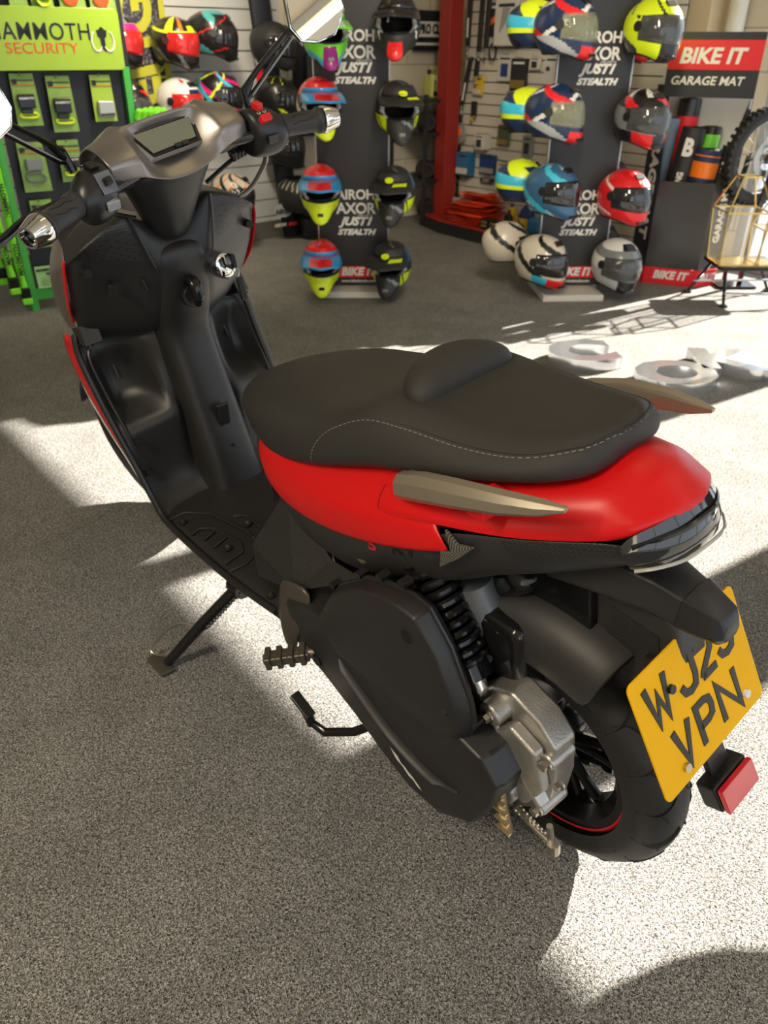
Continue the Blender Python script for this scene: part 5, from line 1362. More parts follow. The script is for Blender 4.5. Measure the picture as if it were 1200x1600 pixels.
b = MB(); b.prism([(4.405, -2.395+.075*cos(t), .215+.048*sin(t)) for t in [2*pi*k/28 for k in range(28)]], (-.004, 0, 0)); b.build('oval_badge', 'h_silver', ba, smooth=False)
text('AIROH', .046, 'lettering', 'ink', ba, frame_mtx((4.400, -2.395, .205), (0, -1, 0), (0, 0, 1)), bold=.002)
text('AIROH', .032, 'lettering', 'sign_white', ba, frame_mtx((4.410, -2.365, .115), (0, -1, 0), (0, 0, 1)), bold=.001)
b = MB(); b.box((4.410, -2.475, .115), (.003, .075, .022)); b.build('red_print', 'sign_red', ba, smooth=False)
# dark panel of gloves / gear between banner and display board
b = MB(); b.box((4.53, -2.86, .98), (.10, .42, .62)); pn_ = b.build('gear_panel', 'navyboard', smooth=False); tag(pn_, 'black hanging gear panel behind the middle helmet stand', 'panel')
for k in range(4):
    b = MB(); y = -2.70-.09*k; b.box((4.44, y, 1.02), (.03, .06, .30)); b.box((4.43, y, .84), (.035, .07, .08)); o = b.build('hanging_strap', 'h_matte', bevel=.008)
    tag(o, 'black strap hanging on the gear panel, %s' % ('nearest the banner', 'second from the banner', 'third from the banner', 'furthest from the banner')[k], 'strap', 'black straps on the gear panel')

_mark = set(bpy.data.objects)
def shift(mtx):
    global _mark
    for o in set(bpy.data.objects)-_mark:
        if o.parent is None: o.matrix_world = mtx @ o.matrix_basis
    _mark = set(bpy.data.objects)
# ------------------------------------------------------------------ corner shelf, red post, clean-products sign, cans
b = MB(); b.box((4.55, -3.80, 1.28), (.02, .42, .26)); sn = b.build('wall_sign', 'navyboard', smooth=False); tag(sn, 'black and white PRO CLEAN sign on the cream block wall', 'sign')
b = MB(); b.box((4.537, -3.80, 1.29), (.004, .42, .10)); b.box((4.537, -3.80, 1.195), (.004, .42, .018), m=0); b.build('white_band', 'sign_white', sn, smooth=False)
text('PRO CLEAN', .086, 'lettering', 'ink', sn, frame_mtx((4.534, -3.80, 1.288), (0, -1, 0), (0, 0, 1)), bold=.004, sx=.72)
sh = empty('shelf_rack'); tag(sh, 'black rack in the corner loaded with dark stock', 'shelf')
for z in (.30, .62, .84):
    b = MB(); b.box((4.33, -3.62, z), (.40, .56, .02)); b.build('shelf', 'board', sh, bevel=.002)
for (x, y) in ((4.14, -3.36), (4.14, -3.88), (4.52, -3.36), (4.52, -3.88)):
    b = MB(); b.box((x, y, .44), (.025, .025, .88)); b.build('upright', 'board', sh)
for k, (y, z, lab) in enumerate(((-3.44, .695, 'upper shelf, left'), (-3.58, .695, 'upper shelf, right'), (-3.44, .37, 'middle shelf, left'), (-3.58, .37, 'middle shelf, right'), (-3.46, .09, 'floor level, left'), (-3.62, .09, 'floor level, right'))):
    b = MB(); b.lathe([(.0, -.05), (.055, -.05), (.072, -.02), (.072, .02), (.055, .05), (.03, .05), (.03, .03), (0, .03)], (4.22, y, z), (-1, .3, 0), 24); o = b.build('rolled_inner_tube', 'rubber'); tag(o, 'black rubber roll in the corner rack, '+lab, 'rubber roll', 'black rubber rolls in the rack')
M['jerry'] = mat('pale_yellow_green_plastic', (.44, .46, .12), .35, trans=.0)
for k, (y, s, lab) in enumerate(((-3.70, 1.0, 'large pale green jerrycan with a round handle on the rack'), (-3.52, .72, 'small pale green jerrycan left of the large one'))):
    r_ = empty('jerrycan'); tag(r_, lab, 'jerrycan'); z = .85
    b = MB(); b.box((4.25, y, z+.11*s), (.10, .15*s, .22*s)); b.build('body', 'jerry', r_, bevel=.02, bseg=4)
    b = MB(); b.tube([(4.25, y-.02*s+.05*s*cos(t), z+.225*s+.045*s*sin(t)) for t in [radians(a) for a in range(0, 181, 15)]], .011*s, 8); b.build('handle', 'jerry', r_)
    b = MB(); b.cyl((4.25, y+.05*s, z+.21*s), (4.25, y+.05*s, z+.255*s), .016, 14); b.build('cap', 'black', r_)
    b = MB(); b.box((4.198, y, z+.03), (.004, .10*s, .03)); b.box((4.198, y+.03*s, z+.11*s), (.003, .012, .10*s)); b.build('label_strip', ['black'], r_, smooth=False)
shift(Matrix.Translation((0, -.14, .04)))
M['postred'] = mat('dark_red_post', (.30, .02, .015), .45)
b = MB(); b.box((4.12, -3.70, 1.46), (.11, .13, 2.9)); o = b.build('red_column', 'postred', bevel=.004); tag(o, 'dark red post at the left edge of the accessory wall', 'post')

_mark = set(bpy.data.objects)
# ------------------------------------------------------------------ accessory wall stock
M['w_white'] = mat('white_carton', (.62, .60, .56), .5); M['w_grey'] = mat('grey_blister', (.30, .30, .29), .35, coat=.3); M['w_blue'] = mat('blue_card', (.03, .16, .34), .4); M['w_dblue'] = mat('dark_blue_print', (.02, .05, .18), .4)
M['w_dark'] = mat('dark_card', (.03, .03, .032), .45); M['w_yellow'] = mat('yellow_card', (.75, .50, .02), .45); M['w_pink'] = mat('pink_print', (.78, .25, .22), .5); M['w_orange'] = mat('orange_print', (.85, .16, .02), .45); M['w_gold'] = mat('gold_foil', (.42, .30, .10), .35, .5); M['w_green'] = mat('olive_parts', (.10, .11, .06), .5)
ga = 'small accessory packs on the cream slat wall'
def wpack(x, z, w, h, mc, mi, shape, label, depth=.02, name='accessory_pack', stack=0, cat='package'):
    root = empty(name); tag(root, label, cat, ga); y0 = -3.585
    for k in range(stack+1):
        b = MB(); b.box((x+.0*k, y0+.03+k*.022, z), (w, .008 if stack else depth, h)); b.build('card', mc, root, bevel=.001, smooth=False)
    yf = y0+.03+stack*.022+(.004 if stack else depth/2)
    b = MB(); b.tube([(x, y0-.02, z+h/2+.004), (x, yf+.02, z+h/2+.004), (x, yf+.024, z+h/2+.016)], .0022, 6); b.build('hook', 'wire', root)
    b = MB()
    if shape == 'disc': b.cyl((x+.01, yf, z-h*.12), (x+.01, yf+.006, z-h*.12), min(w, h)*.27, 20)
    elif shape == 'two':
        b.cyl((x+w*.2, yf, z+h*.05), (x+w*.2, yf+.01, z+h*.05), w*.12, 14)
    elif shape == 'blade': b.prism([(x+w*.15, yf, z+h*.32), (x-w*.18, yf, z+h*.30), (x+w*.05, yf, z-h*.05), (x+w*.25, yf, z-h*.22)], (0, .006, 0))
    elif shape == 'box': b.box((x, yf+.004, z-h*.08), (w*.45, .010, h*.5))
    elif shape == 'low': b.box((x, yf+.006, z-h*.30), (w*.85, .014, h*.26))
    elif shape == 'chev': b.prism([(x+w*.45, yf, z-h*.1), (x-w*.45, yf, z+h*.35), (x-w*.45, yf, z+h*.15), (x+w*.45, yf, z-h*.30)], (0, .006, 0))
    b.build('content', mi, root, bevel=.001)
    b = MB(); b.box((x, yf+.0012, z+h*.36), (w*.7, .0016, h*.07)); b.build('print', 'w_dark' if mc != 'w_dark' else 'sign_white', root, smooth=False)
    return root
for row in (
 (3.610, 1.321, .139, .179, 'w_dark', 'w_orange', 'chev', 'black pack with an orange and grey chevron, top of the accessory wall'),
 (3.465, 1.300, .190, .250, 'w_white', 'w_grey', 'blade', 'large white carton with a grey blade shape, top row'),
 (3.263, 1.254, .150, .123, 'w_white', 'w_pink', 'disc', 'white pack with a pink disc, left of the helmets'),
 (3.200, 1.390, .095, .090, 'w_dark', 'w_grey', 'box', 'small dark pack above the pink-disc pack'),
 (3.082, 1.395, .105, .080, 'w_white', 'w_blue', 'box', 'white and blue pack at the upper edge, nearest the helmets'),
 (3.735, .941, .080, .114, 'w_yellow', 'w_white', 'low', 'yellow and white card beside the black straps'),
 (3.499, 1.051, .125, .146, 'w_white', 'w_dblue', 'box', 'white phone-case pack with a dark blue panel'),
 (3.378, 1.016, .135, .180, 'w_dark', 'w_gold', 'low', 'black framed pack with gold contents'),
 (3.415, .870, .105, .102, 'w_grey', 'w_blue', 'box', 'grey and blue pack hanging under the gold one'),
 (3.248, 1.080, .080, .067, 'w_white', 'w_dark', 'box', 'tiny white carton between the pink-disc and bulb packs'),
 (3.110, 1.046, .105, .155, 'w_white', 'w_dark', 'two', 'pale pack with two dark bulbs next to the yellow-navy helmet'),
 (3.310, .795, .100, .146, 'w_blue', 'w_white', 'box', 'blue and white pack, middle height, left of the bulb cards'),
 (3.205, .800, .095, .181, 'w_white', 'w_pink', 'two', 'white and pink bulb card, middle height'),
 (3.634, .609, .085, .090, 'w_white', 'w_dark', 'box', 'white carton in front of a row of the same, lower wall', ),
 (3.470, .656, .100, .124, 'w_green', 'w_gold', 'low', 'olive bundle of parts hanging on the lower wall'),
 (3.251, .606, .080, .127, 'w_grey', 'w_dark', 'box', 'slim grey blister pack, lower right of the wall'),
 (3.787, .457, .120, .146, 'w_blue', 'w_white', 'low', 'blue and white card, bottom row beside the red post'),
 (3.600, .466, .150, .124, 'w_dblue', 'w_grey', 'low', 'dark blue bag pack in the bottom row'),
 (3.440, .444, .140, .095, 'w_white', 'w_dark', 'box', 'white carton with a black part, bottom row'),
 (3.300, .457, .090, .100, 'w_grey', 'w_dark', 'box', 'grey pack at the right end of the bottom row'),
 (3.598, .365, .120, .030, 'w_dark', 'w_grey', 'box', 'flat black pack hanging under the blue bag'),
 (3.035, .612, .075, .110, 'w_dark', 'w_pink', 'low', 'dark pack close to the blue helmet')):
    st_ = 3 if row[7].startswith(('white carton in front', 'blue and white card, bottom', 'large white', 'white pack with a pink')) else 0
    wpack(*row, stack=st_)
for k, (x, z0, z1, tilt, lab) in enumerate(((3.83, 1.17, 1.50, .0, 'black lanyard strap with white lettering beside the red post, upper one'), (3.72, 1.14, 1.50, .0, 'wide black strap hung right of the lettered lanyard'), (3.66, 1.16, 1.50, 0, 'narrow black strap by the chevron pack'), (3.80, .82, 1.11, .06, 'slanting black lanyard with white lettering, lower one beside the red post'), (3.735, 1.0, 1.11, 0, 'short black strap above the yellow card'))):
    r_ = empty('hanging_strap'); tag(r_, lab, 'strap', 'black straps on the accessory wall')
    b = MB(); b.prism([(x-.02, -3.54, z1), (x+.02, -3.54, z1), (x+.02+tilt, -3.53, z0), (x-.02+tilt, -3.53, z0)], (0, .012, 0)); b.build('webbing', 'h_matte', r_, bevel=.003)
    b = MB(); b.tube([(x, -3.68, z1-.01), (x, -3.52, z1-.01), (x, -3.515, z1)], .003, 6); b.build('hook', 'wire', r_)
    if k in (0, 3):
        b = MB(); c0 = V((x+tilt*.6, -3.5145, (z0+z1)/2-.06)); b.box(c0, (.014, .003, .11), Euler((0, -tilt/(z1-z0), 0))); b.build('print', 'sign_white', r_, smooth=False)
    b = MB(); b.tube([(x+tilt, -3.525, z0), (x+tilt, -3.52, z0-.03)], .006, 8); b.sphere((x+tilt, -3.52, z0-.045), .014, 10, 8); b.build('clasp', 'wire', r_)
b = MB(); b.tube([(3.602+.03*cos(t), -3.53, 1.14+.045*sin(t)) for t in [2*pi*k/20 for k in range(20)]], .007, 6, closed=True); o = b.build('carabiner', 'h_black'); tag(o, 'black carabiner hanging under the chevron pack', 'carabiner', ga)
b = MB(); b.tube([(3.865+.062*cos(t), -3.52, .646+.062*sin(t)) for t in [2*pi*k/28 for k in range(28)]], .005, 6, closed=True); b.lathe([(0, .012), (.03, .010), (.058, 0)], (3.865, -3.53, .646), (0, 1, 0), 24); o = b.build('round_pack', 'w_grey'); tag(o, 'round clear pack with orange centre by the red post', 'package', ga)
b2 = MB(); b2.cyl((3.865, -3.52, .655), (3.865, -3.508, .655), .022, 16); b2.build('orange_centre', 'w_orange', o)
b = MB(); b.box((3.742, -3.53, .80), (.05, .014, .10)); o = b.build('key_blank_pack', 'h_matte', bevel=.004); tag(o, 'black and yellow small hook pack under the yellow card', 'package', ga)
b2 = MB(); b2.tube([(3.735, -3.518, .73), (3.755, -3.516, .75), (3.72, -3.515, .76)], .006, 6); b2.build('yellow_tie', 'w_yellow', o)

_s = 1.0457
shift(Matrix(((_s, 0, 0, -.52+.52*_s), (0, _s, 0, -3.835+3.575*_s), (0, 0, _s*1.022, 1.209-1.209*_s+.025), (0, 0, 0, 1))))
# low plinth with stock
pl = empty('plinth'); tag(pl, 'low black plinth with red corners below the accessory wall', 'plinth')
b = MB(); b.prism([(4.02, -3.60, 0), (4.02, -3.36, 0), (3.7, -3.24, 0), (3.1, -3.20, 0), (2.80, -3.30, 0), (2.80, -3.60, 0)], (0, 0, .085)); b.build('body', 'board', pl, bevel=.004)
b = MB(); b.prism([(4.03, -3.61, .085), (4.03, -3.35, .085), (3.7, -3.23, .085), (3.1, -3.19, .085), (2.79, -3.29, .085), (2.79, -3.61, .085)], (0, 0, .012)); b.build('red_top_edge', 'postred', pl, bevel=.002)
M['bagorange'] = mat('orange_red_plastic_bag', (.80, .085, .03), .35, coat=.3)
random.seed(3)
for k in range(11):
    b = MB(); z = .102+.020*k; x = 3.46+random.uniform(-.03, .03)-(.05 if k > 6 else 0); y = -3.40+random.uniform(-.02, .02); a0 = random.uniform(-.2, .2); rows = []
    w, d = (.36, .26) if k < 7 else (.27, .20)
    for i in range(7):
        for_ = []
        for j in range(9):
            uu, vv = j/8-.5, i/6-.5
            e = (1-(2*uu)**4)*(1-(2*vv)**4)
            for_.append((x+uu*w*cos(a0)-vv*d*sin(a0), y+uu*w*sin(a0)+vv*d*cos(a0), z+.010*e+.003*sin(9*uu+k)+.003*sin(7*vv*k)))
        rows.append(for_)
    low = [[(p[0], p[1], 2*z-p[2]+.0) for p in r] for r in rows]
    b.grid(rows); b.grid(low); o = b.build('plastic_bag', 'bagorange', smooth=True)
    words = ('bottom of the pile', 'second from the bottom', 'third from the bottom', 'fourth from the bottom', 'fifth from the bottom', 'middle of the pile', 'seventh up', 'eighth up', 'third from the top', 'second from the top', 'top of the pile')
    tag(o, 'folded orange-red plastic pack on the plinth, '+words[k], 'package', 'orange packs stacked on the plinth')
    if k == 10:
        b2 = MB(); b2.box((x-.02, y, z+.016), (.20, .13, .004), Euler((0, 0, a0))); b2.build('white_label', 'w_white', o, smooth=False)
for k, (x, y, m_, lab) in enumerate(((3.86, -3.46, 'w_green', 'green and yellow tin on the plinth, nearest the red post'), (3.76, -3.50, 'w_grey', 'grey spray can beside the green tin'), (3.68, -3.52, 'w_grey', 'grey spray can behind the orange packs'))):
    b = MB(); b.cyl((x, y, .098), (x, y, .225), .036, 20, 0); b.cyl((x, y, .225), (x, y, .245), .022, 16, 2); b.cyl((x, y, .115), (x, y, .155), .0365, 20, 1)
    o = b.build('spray_can', [m_, 'w_yellow', 'h_black']); tag(o, lab, 'can', 'cans on the plinth')
for k, (x, y, s, mb, mc2, lab) in enumerate(((3.16, -3.46, .9, 'w_yellow', 'w_dblue', 'yellow bottle with a blue cap behind the dark bottles'), (3.10, -3.36, .75, 'h_black', 'h_black', 'small black bottle on the plinth'), (3.02, -3.44, .85, 'h_black', 'h_black', 'dark bottle next to the blue one'), (2.95, -3.38, 1.2, 'w_dblue', 'w_yellow', 'dark blue oil bottle with yellow label'))):
    r_ = empty('oil_bottle'); tag(r_, lab, 'bottle', 'bottles on the plinth')
    b = MB(); b.loft([[(x+dx*s, y+dy*s, .098+z*s) for dx, dy in ((-.04*t, -.025*t), (.04*t, -.025*t), (.04*t, .025*t), (-.04*t, .025*t))] for z, t in ((0, 1), (.10, 1), (.125, .85), (.145, .45), (.155, .4))]); b.build('body', mb, r_, bevel=.006)
    b = MB(); b.cyl((x, y, .098+.153*s), (x, y, .098+.175*s), .016*s, 14); b.build('cap', mc2, r_)
    b = MB(); b.box((x, y+.026*s, .098+.05*s), (.06*s, .003, .06*s)); b.build('label_panel', 'w_yellow' if k == 3 else 'w_gold', r_, smooth=False)
for k in range(4):
    b = MB(); x = 3.22-.085*k; b.box((x, -3.27, .135), (.075, .06, .072)); o = b.build('small_box', 'h_black', bevel=.002)
    b2 = MB(); b2.box((x, -3.2385, .145), (.05, .002, .012)); b2.box((x, -3.2385, .12), (.05, .002, .012)); b2.build('print', 'w_gold', o, smooth=False)
    tag(o, 'small black printed box at the plinth edge, %s' % ('leftmost', 'second from left', 'third from left', 'rightmost')[k], 'box', 'small black boxes on the plinth')
b = MB(); b.box((2.88, -3.40, .155), (.10, .12, .11), Euler((0, 0, .3))); o = b.build('cloth_bundle', 'w_blue', bevel=.03, bseg=4); tag(o, 'blue bundle at the right end of the plinth', 'bundle')
shift(Matrix.Translation((.25, -.23, 0)))
M['cream2'] = mat('cream_column_paint', (.62, .50, .33), .7)
b = MB(); b.box((2.40, -4.06, 1.5), (.25, .28, 3.0)); o = b.build('wall_pillar', 'cream2', smooth=False); tag(o, 'cream square pillar between accessory wall and garage mat display', 'pillar')
b = MB(); b.cyl((2.18, -4.05, 0), (2.18, -4.05, 2.95), .05, 20); o = b.build('wall_pipe', mat('pale_pipe', (.70, .68, .62), .4)); tag(o, 'pale vertical pipe beside the cream pillar', 'pipe')

# ------------------------------------------------------------------ garage mat display
Q, u, n = display_frame((2.105, -3.42), (-.892, -.452), (-.452, .892)); _Qg = Q; Q = lambda a, d, z: _Qg(a, d, z*1.045); R = Matrix((u, n, V((0, 0, 1)))).transposed()
gd_ = empty('garage_mat_display'); tag(gd_, 'tall black garage mat display with red BIKE IT header and base strip', 'display stand')
W0, W1 = -.06, .40
b = MB(); b.box(Q((W0+W1)/2, -.02, 1.09), (W1-W0, .02, .30), R); b.build('header_board', 'navyboard', gd_, bevel=.002)
b = MB(); b.box(Q((W0+W1)/2, -.008, 1.135), (W1-W0, .004, .135), R); b.build('red_panel', 'sign_red', gd_, smooth=False)
text('BIKE IT', .098, 'lettering', 'sign_white', gd_, frame_mtx(Q(.155, -.004, 1.128), u, (0, 0, 1)), bold=.0035, shear=.15, sx=1.05)
text('GARAGE MAT', .056, 'lettering', 'sign_white', gd_, frame_mtx(Q(.150, -.009, 1.020), u, (0, 0, 1)), bold=.0012, shear=.15, sx=1.04)
pt_ = [(-.10, -.30), (-.10, -.10), (.0, .0), (.30, .0), (.40, -.10), (.40, -.30)]
b = MB(); b.prism([Q(a, d, .0) for a, d in pt_], (0, 0, .095)); b.build('base_plinth', 'sign_red', gd_, bevel=.002, smooth=False)
for a, s in ((.15, .062), ): text('BIKE IT', s, 'lettering', 'sign_white', gd_, frame_mtx(Q(a, .003, .052), u, (0, 0, 1)), bold=.003, shear=.2)
for (p0, p1, s) in (((-.10, -.10), (0, 0), .050), ((.30, 0), (.40, -.10), .050)):
    pm_ = Q((p0[0]+p1[0])/2, (p0[1]+p1[1])/2, .052); d_ = (Q(*p1, 0)-Q(*p0, 0)).normalized(); nn_ = d_.cross(V((0, 0, 1))); nn_ = nn_ if nn_.dot(n) > 0 else -nn_
    text('BIKE IT', s, 'lettering', 'sign_white', gd_, frame_mtx(pm_+nn_*.003, d_, (0, 0, 1)), bold=.002, shear=.2, sx=.75)
M['satinblack'] = mat('satin_dark_panel', (.035, .035, .037), .22, spec=.6)
b = MB(); b.prism([Q(a, d, .095) for a, d in ((.0, 0), (.30, 0), (.30, -.012), (.0, -.012))], (0, 0, .47)); b.build('front_panel', 'satinblack', gd_, smooth=False)
b = MB(); b.prism([Q(-.10, -.10, .095), Q(.0, 0, .095), Q(.0, 0, .56), Q(-.03, -.03, 1.0), Q(-.10, -.10, 1.0)], n*-.008); lp = b.build('left_panel', 'navyboard', gd_, smooth=False)
b = MB(); b.prism([Q(.30, 0, .095), Q(.40, -.10, .095), Q(.40, -.10, .95), Q(.385, -.085, .95), Q(.30, 0, .56)], n*-.008); rp = b.build('right_panel', 'satinblack', gd_, smooth=False)
d_ = (Q(0, 0, 0)-Q(-.10, -.10, 0)).normalized(); nn_ = V((d_.y, -d_.x, 0)); nn_ = nn_ if nn_.dot(n) > 0 else -nn_
text('GARAGE MAT', .085, 'lettering', 'sign_white', lp, frame_mtx(Q(-.048, -.048, .56)+nn_*.003, (0, 0, -1), d_), bold=.004, shear=.1, sx=1.25)
d_ = (Q(.40, -.10, 0)-Q(.30, 0, 0)).normalized(); nn_ = V((d_.y, -d_.x, 0)); nn_ = nn_ if nn_.dot(n) > 0 else -nn_
text('GARAGE MAT', .060, 'lettering', 'sign_white', rp, frame_mtx(Q(.36, -.06, .40)+nn_*.004, (0, 0, 1), -d_), bold=.003, sx=.9)
b = MB(); b.box(Q(.15, -.30, .55), (.50, .014, 1.10), R); b.build('back_panel', 'w_white', gd_, smooth=False)
for a in (-.055, .39):
    b = MB(); b.cyl(Q(a, -.025, .9), Q(a, -.022, 1.24), .006, 8); b.build('header_rod', 'boardedge', gd_)
gm = 'rolled garage mats standing in the display'
def roll(a, d, z1, tilt, r_, m, label, bands=(), txt=None, z0=.10):
    r_ *= 1.12
    root = empty('rolled_mat'); tag(root, label, 'rolled mat', gm)
    p0 = Q(a, d, z0); p1 = Q(a+tilt, d-.03, z1); b = MB(); b.tube([p0, p0.lerp(p1, .5), p1], r_, 20); b.build('mat_roll', m, root)
    ax = (p1-p0).normalized(); 
    for (t0, t1, mm) in bands:
        b = MB(); b.tube([p0.lerp(p1, t0), p0.lerp(p1, t1)], r_*1.012, 20, caps=False); b.build('colour_band', mm, root)
    b = MB(); b.tube([p1+ax*.001+u*(.85*r_*(1-k/40))*cos(k*.6)+n*(.85*r_*(1-k/40))*sin(k*.6) for k in range(36)], .003, 4); b.build('rolled_edge', 'void', root)
    if txt:
        side = (u-ax*u.dot(ax)).normalized(); nn = side.cross(ax); nn = nn if nn.dot(n) > 0 else -nn
        for (s, size, t, vert) in txt:
            text(s, size, 'lettering', 'sign_white', root, frame_mtx(p0.lerp(p1, t)+nn*(r_*1.02), ax if vert else side, -side if vert else ax), bold=size*.05, sx=.8)
    return root
roll(.055, -.22, .93, .02, .055, 'sign_red', 'red rolled mat at the back left of the display', bands=((.9, 1, 'h_black'),))
roll(.045, -.10, .80, .085, .058, 'h_matte', 'black rolled mat marked with a white B and RACING', txt=(('B', .12, .86, False), ('RACING', .045, .60, True)))
roll(-.035, -.14, .84, .035, .040, mat('slate_blue_mat', (.14, .19, .27), .6), 'slim slate-blue rolled mat at the left of the display')
roll(.185, -.20, .80, .03, .052, 'h_green', 'green rolled mat behind the navy one', bands=((.95, 1, 'h_black'),))
roll(.175, -.08, .70, .055, .066, mat('navy_mat', (.018, .028, .075), .6), 'navy rolled mat with an orange band', bands=((.77, .90, 'h_orange'), (.70, .71, 'h_orange'), (.945, .955, 'h_orange')))
roll(.285, -.12, .72, .05, .036, 'h_matte', 'thin black rolled mat with silver lettering at the right of the display', txt=(('RACING MAT', .045, .70, True),))

# ------------------------------------------------------------------ right edge: workshop stool, gold wire lantern and the front of a dirt bike
Q, u, n = display_frame((1.503, -3.323), (-.655, -.755), (-.755, .655)); R = Matrix((u, n, V((0, 0, 1)))).transposed()
st = empty('tripod_stool'); tag(st, 'black metal low stand with splayed legs in the sunlight at the right edge', 'stand')
b = MB(); b.box(Q(.13, -.22, .185), (.34, .28, .022), R); b.build('top_plate', 'black', st, bevel=.003)
for (a, d, a2, d2) in ((.0, -.12, -.02, .0), (-.0, -.32, -.12, -.30), (.26, -.12, .32, .02), (.26, -.32, .36, -.34)):
    b = MB(); b.tube([Q(a, d, .176), Q((a+a2)/2, (d+d2)/2, .09), Q(a2, d2, .006)], [.010, .009, .008], 8); b.box(Q(a2, d2, .006), (.035, .035, .012), R); b.build('leg', 'black', st)
b = MB(); b.tube([Q(-.02, -.02, .07), Q(.30, 0, .07)], .006, 6); b.tube([Q(-.10, -.29, .07), Q(.34, -.32, .07)], .006, 6); b.build('cross_bar', 'wire', st)
b = MB(); b.box(Q(-.005, -.11, .15), (.014, .014, .06), R); b.build('red_marking', 'sign_red', st)
M['goldwire'] = mat('brass_wire', (.75, .55, .18), .25, 1.)
def lantern(a, d, z, w, h, label, s2=.7):
    root = empty('wire_lantern'); tag(root, label, 'lantern', 'brass wire lanterns on the low stand')
    b = MB(); c = [(-1, -1), (1, -1), (1, 1), (-1, 1)]
    bot = [Q(a+x*w*.42, d+y*w*.42, z) for x, y in c]; mid = [Q(a+x*w*.5, d+y*w*.5, z+h*.62) for x, y in c]; top = [Q(a+x*w*.5*s2*.6, d+y*w*.5*s2*.6, z+h) for x, y in c]
    for ring_ in (bot, mid, top):
        for i in range(4): b.tube([ring_[i], ring_[(i+1) % 4]], .0045, 6)
    for i in range(4): b.tube([bot[i], mid[i]], .0045, 6); b.tube([mid[i], top[i]], .0045, 6)
    b.build('wire_frame', 'goldwire', root)
    b = MB()
    for i in range(4): b.face([b.vert(p) for p in (bot[i], bot[(i+1) % 4], mid[(i+1) % 4], mid[i])])
    b.build('glass_pane', mat('lantern_glass', (.9, .9, .85), .05, alpha=.15), root, smooth=False)
    b = MB(); b.box(Q(a, d, z+.004), (w*.8, w*.8, .006), R); b.build('tray', 'goldwire', root)
    return root
lantern(.05, -.20, .197, .23, .44, 'brass wire lantern, the left and taller one on the low stand')
lantern(.235, -.18, .197, .17, .30, 'brass wire lantern, the right and shorter one at the picture edge', .9)
# dirt bike, only its rear wheel and swing arm reach into the picture
db = empty('dirt_bike'); tag(db, 'black dirt bike with knobbly wheel standing above the low stand at the right edge', 'motorcycle')
wc = Q(.20, -.46, .70); wa = (n*.92+u*.38).normalized(); e1 = -wa.cross(V((0, 0, 1))).normalized(); e2 = V((0, 0, 1))
b = MB(); 
b.lathe([(.185, -.028), (.215, -.034), (.235, -.022), (.242, 0), (.235, .022), (.215, .034), (.185, .028)], wc, wa, 56, closed=True)
for k in range(40):
    a = 2*pi*k/40
    for off in (-.020, 0, .020):
        p = wc+(e1*cos(a)+e2*sin(a))*.243+wa*off; rad = (e1*cos(a)+e2*sin(a)); b.box(p, (.016, .014, .018), Matrix((wa.cross(rad), wa, rad)).transposed())
b.build('knobbly_tyre', 'rubber', db, smooth=False)
b = MB()
for k in range(18):
    a = 2*pi*k/18; b.tube([wc+wa*(.02 if k % 2 else -.02), wc+(e1*cos(a)+e2*sin(a))*.18], .0018, 5)
b.lathe([(.180, -.016), (.190, -.018), (.190, .018), (.180, .016)], wc, wa, 48, closed=True); b.cyl(wc-wa*.05, wc+wa*.05, .028, 20); b.build('spoked_rim', 'chrome', db)
b = MB(); b.lathe([(.10, .045), (.10, .049), (.06, .049), (.06, .045), (.10, .045)], wc, wa, 40); b.build('brake_disc', 'steel', db)
b = MB(); b.tube([wc+wa*.07, wc+wa*.075+e1*.20+e2*.02, wc+wa*.06+e1*.42+e2*.06], [.020, .024, .028], 10); b.tube([wc-wa*.07, wc-wa*.075+e1*.20+e2*.02, wc-wa*.06+e1*.42+e2*.06], [.020, .024, .028], 10)
b.build('swing_arm', 'h_matte', db)
b = MB(); b.cyl(wc+e1*.34+e2*.02, wc+e1*.40+e2*.30, .03, 14); b.build('shock_absorber', 'black', db)
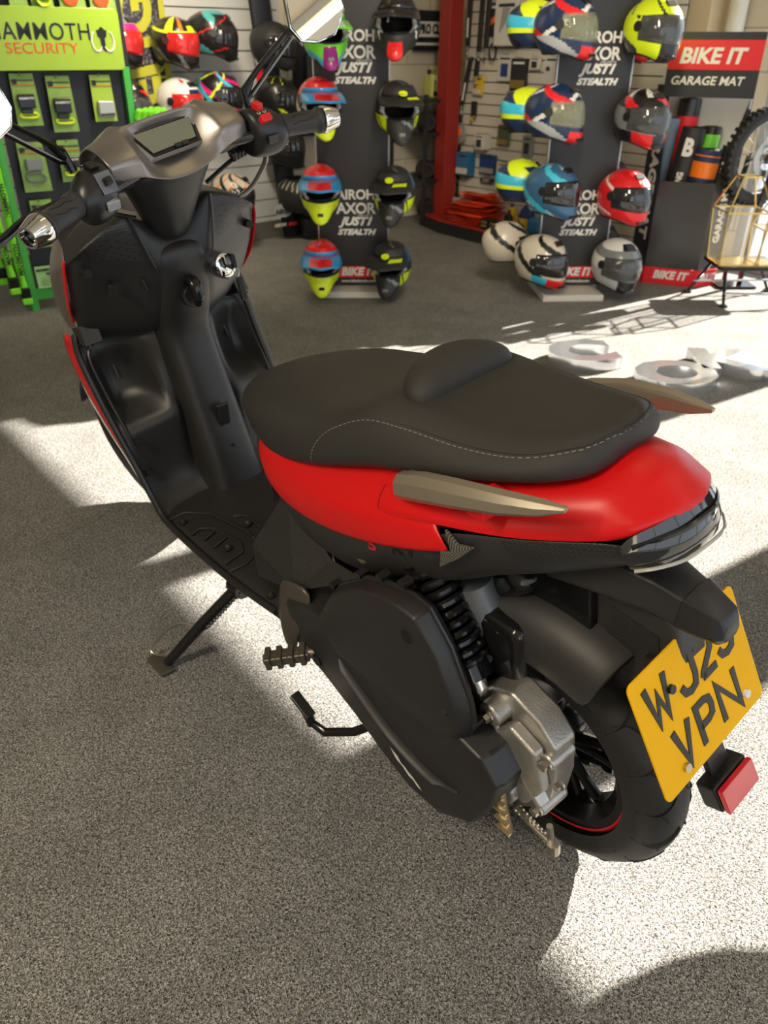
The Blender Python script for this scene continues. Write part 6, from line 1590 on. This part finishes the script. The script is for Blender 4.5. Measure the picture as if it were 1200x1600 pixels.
b = MB(); b.tube([wc+e1*.02-e2*.02+wa*.08, wc+e1*.0-e2*.30+wa*.06, wc-e2*.69+e1*.02+wa*.03], [.016, .018, .016], 8); b.tube([wc-e1*.02-wa*.07, wc-e1*.10-e2*.69-wa*.09], .016, 8); b.box(wc-e2*.693, (.22, .16, .014), R)
b.build('support_prop', 'black', db)
b = MB(); b.box(wc+wa*.09+e2*.05+e1*.03, (.05, .03, .03), R); b.build('blue_adjuster', 'h_blue', db, bevel=.004)

# ------------------------------------------------------------------ chrome letters lying on the carpet
M['letterchrome'] = mat('polished_letter', (.80, .82, .85), .16, .9)
def flat_letter(ch, c, ang, size, label):
    o = text(ch, size, 'chrome_letter', 'letterchrome', None, Matrix.Translation((c[0], c[1], .026)) @ Matrix.Rotation(ang, 4, 'Z'), ext=.025, bold=size*.05, sx=1.15)
    o['kind'] = ''; del o['kind']; tag(o, label, 'letter', 'chrome letters lying on the carpet'); return o
flat_letter('O', (1.045, -2.085), radians(237), .36, 'big chrome letter O lying flat on the carpet behind the right grab rail')
flat_letter('K', (1.01, -2.39), radians(225), .34, 'big chrome letter K lying flat on the carpet, right of the O')
flat_letter('C', (1.47, -2.0), radians(237), .36, 'big chrome letter lying half hidden behind the seat')
flat_letter('I', (.975, -1.79), radians(205), .26, 'thin chrome bar letter below the right grab rail')

# unseen chair, added right of the view so its backrest shades the carpet
ch = empty('shadow_chair', (-.68, -1.32, 0)); tag(ch, 'unseen black chair with tall rounded backrest, added to shade the carpet', 'chair')
b = MB(); b.prism([V((x, -.02, .845+z)) for x, z in rrect(.50, .56, .16)], (0, .05, 0)); b.build('backrest', 'vinyl', ch, bevel=.012, bseg=3)
b = MB(); b.prism([V((x, z-.20, .40)) for x, z in rrect(.46, .42, .10)], (0, 0, .06)); b.build('seat', 'vinyl', ch, bevel=.012, bseg=3)
b = MB(); b.cyl((0, -.2, .06), (0, -.2, .41), .025, 16); b.box((0, -.0, .56), (.06, .02, .34)); b.build('column', 'black', ch)
for k in range(5):
    a = 2*pi*k/5+.3; b = MB(); b.tube([(0, -.2, .09), (.24*cos(a), -.2+.24*sin(a), .03)], [.022, .016], 8); b.sphere((.25*cos(a), -.2+.25*sin(a), .026), .026, 12, 8); b.build('leg', 'black', ch)
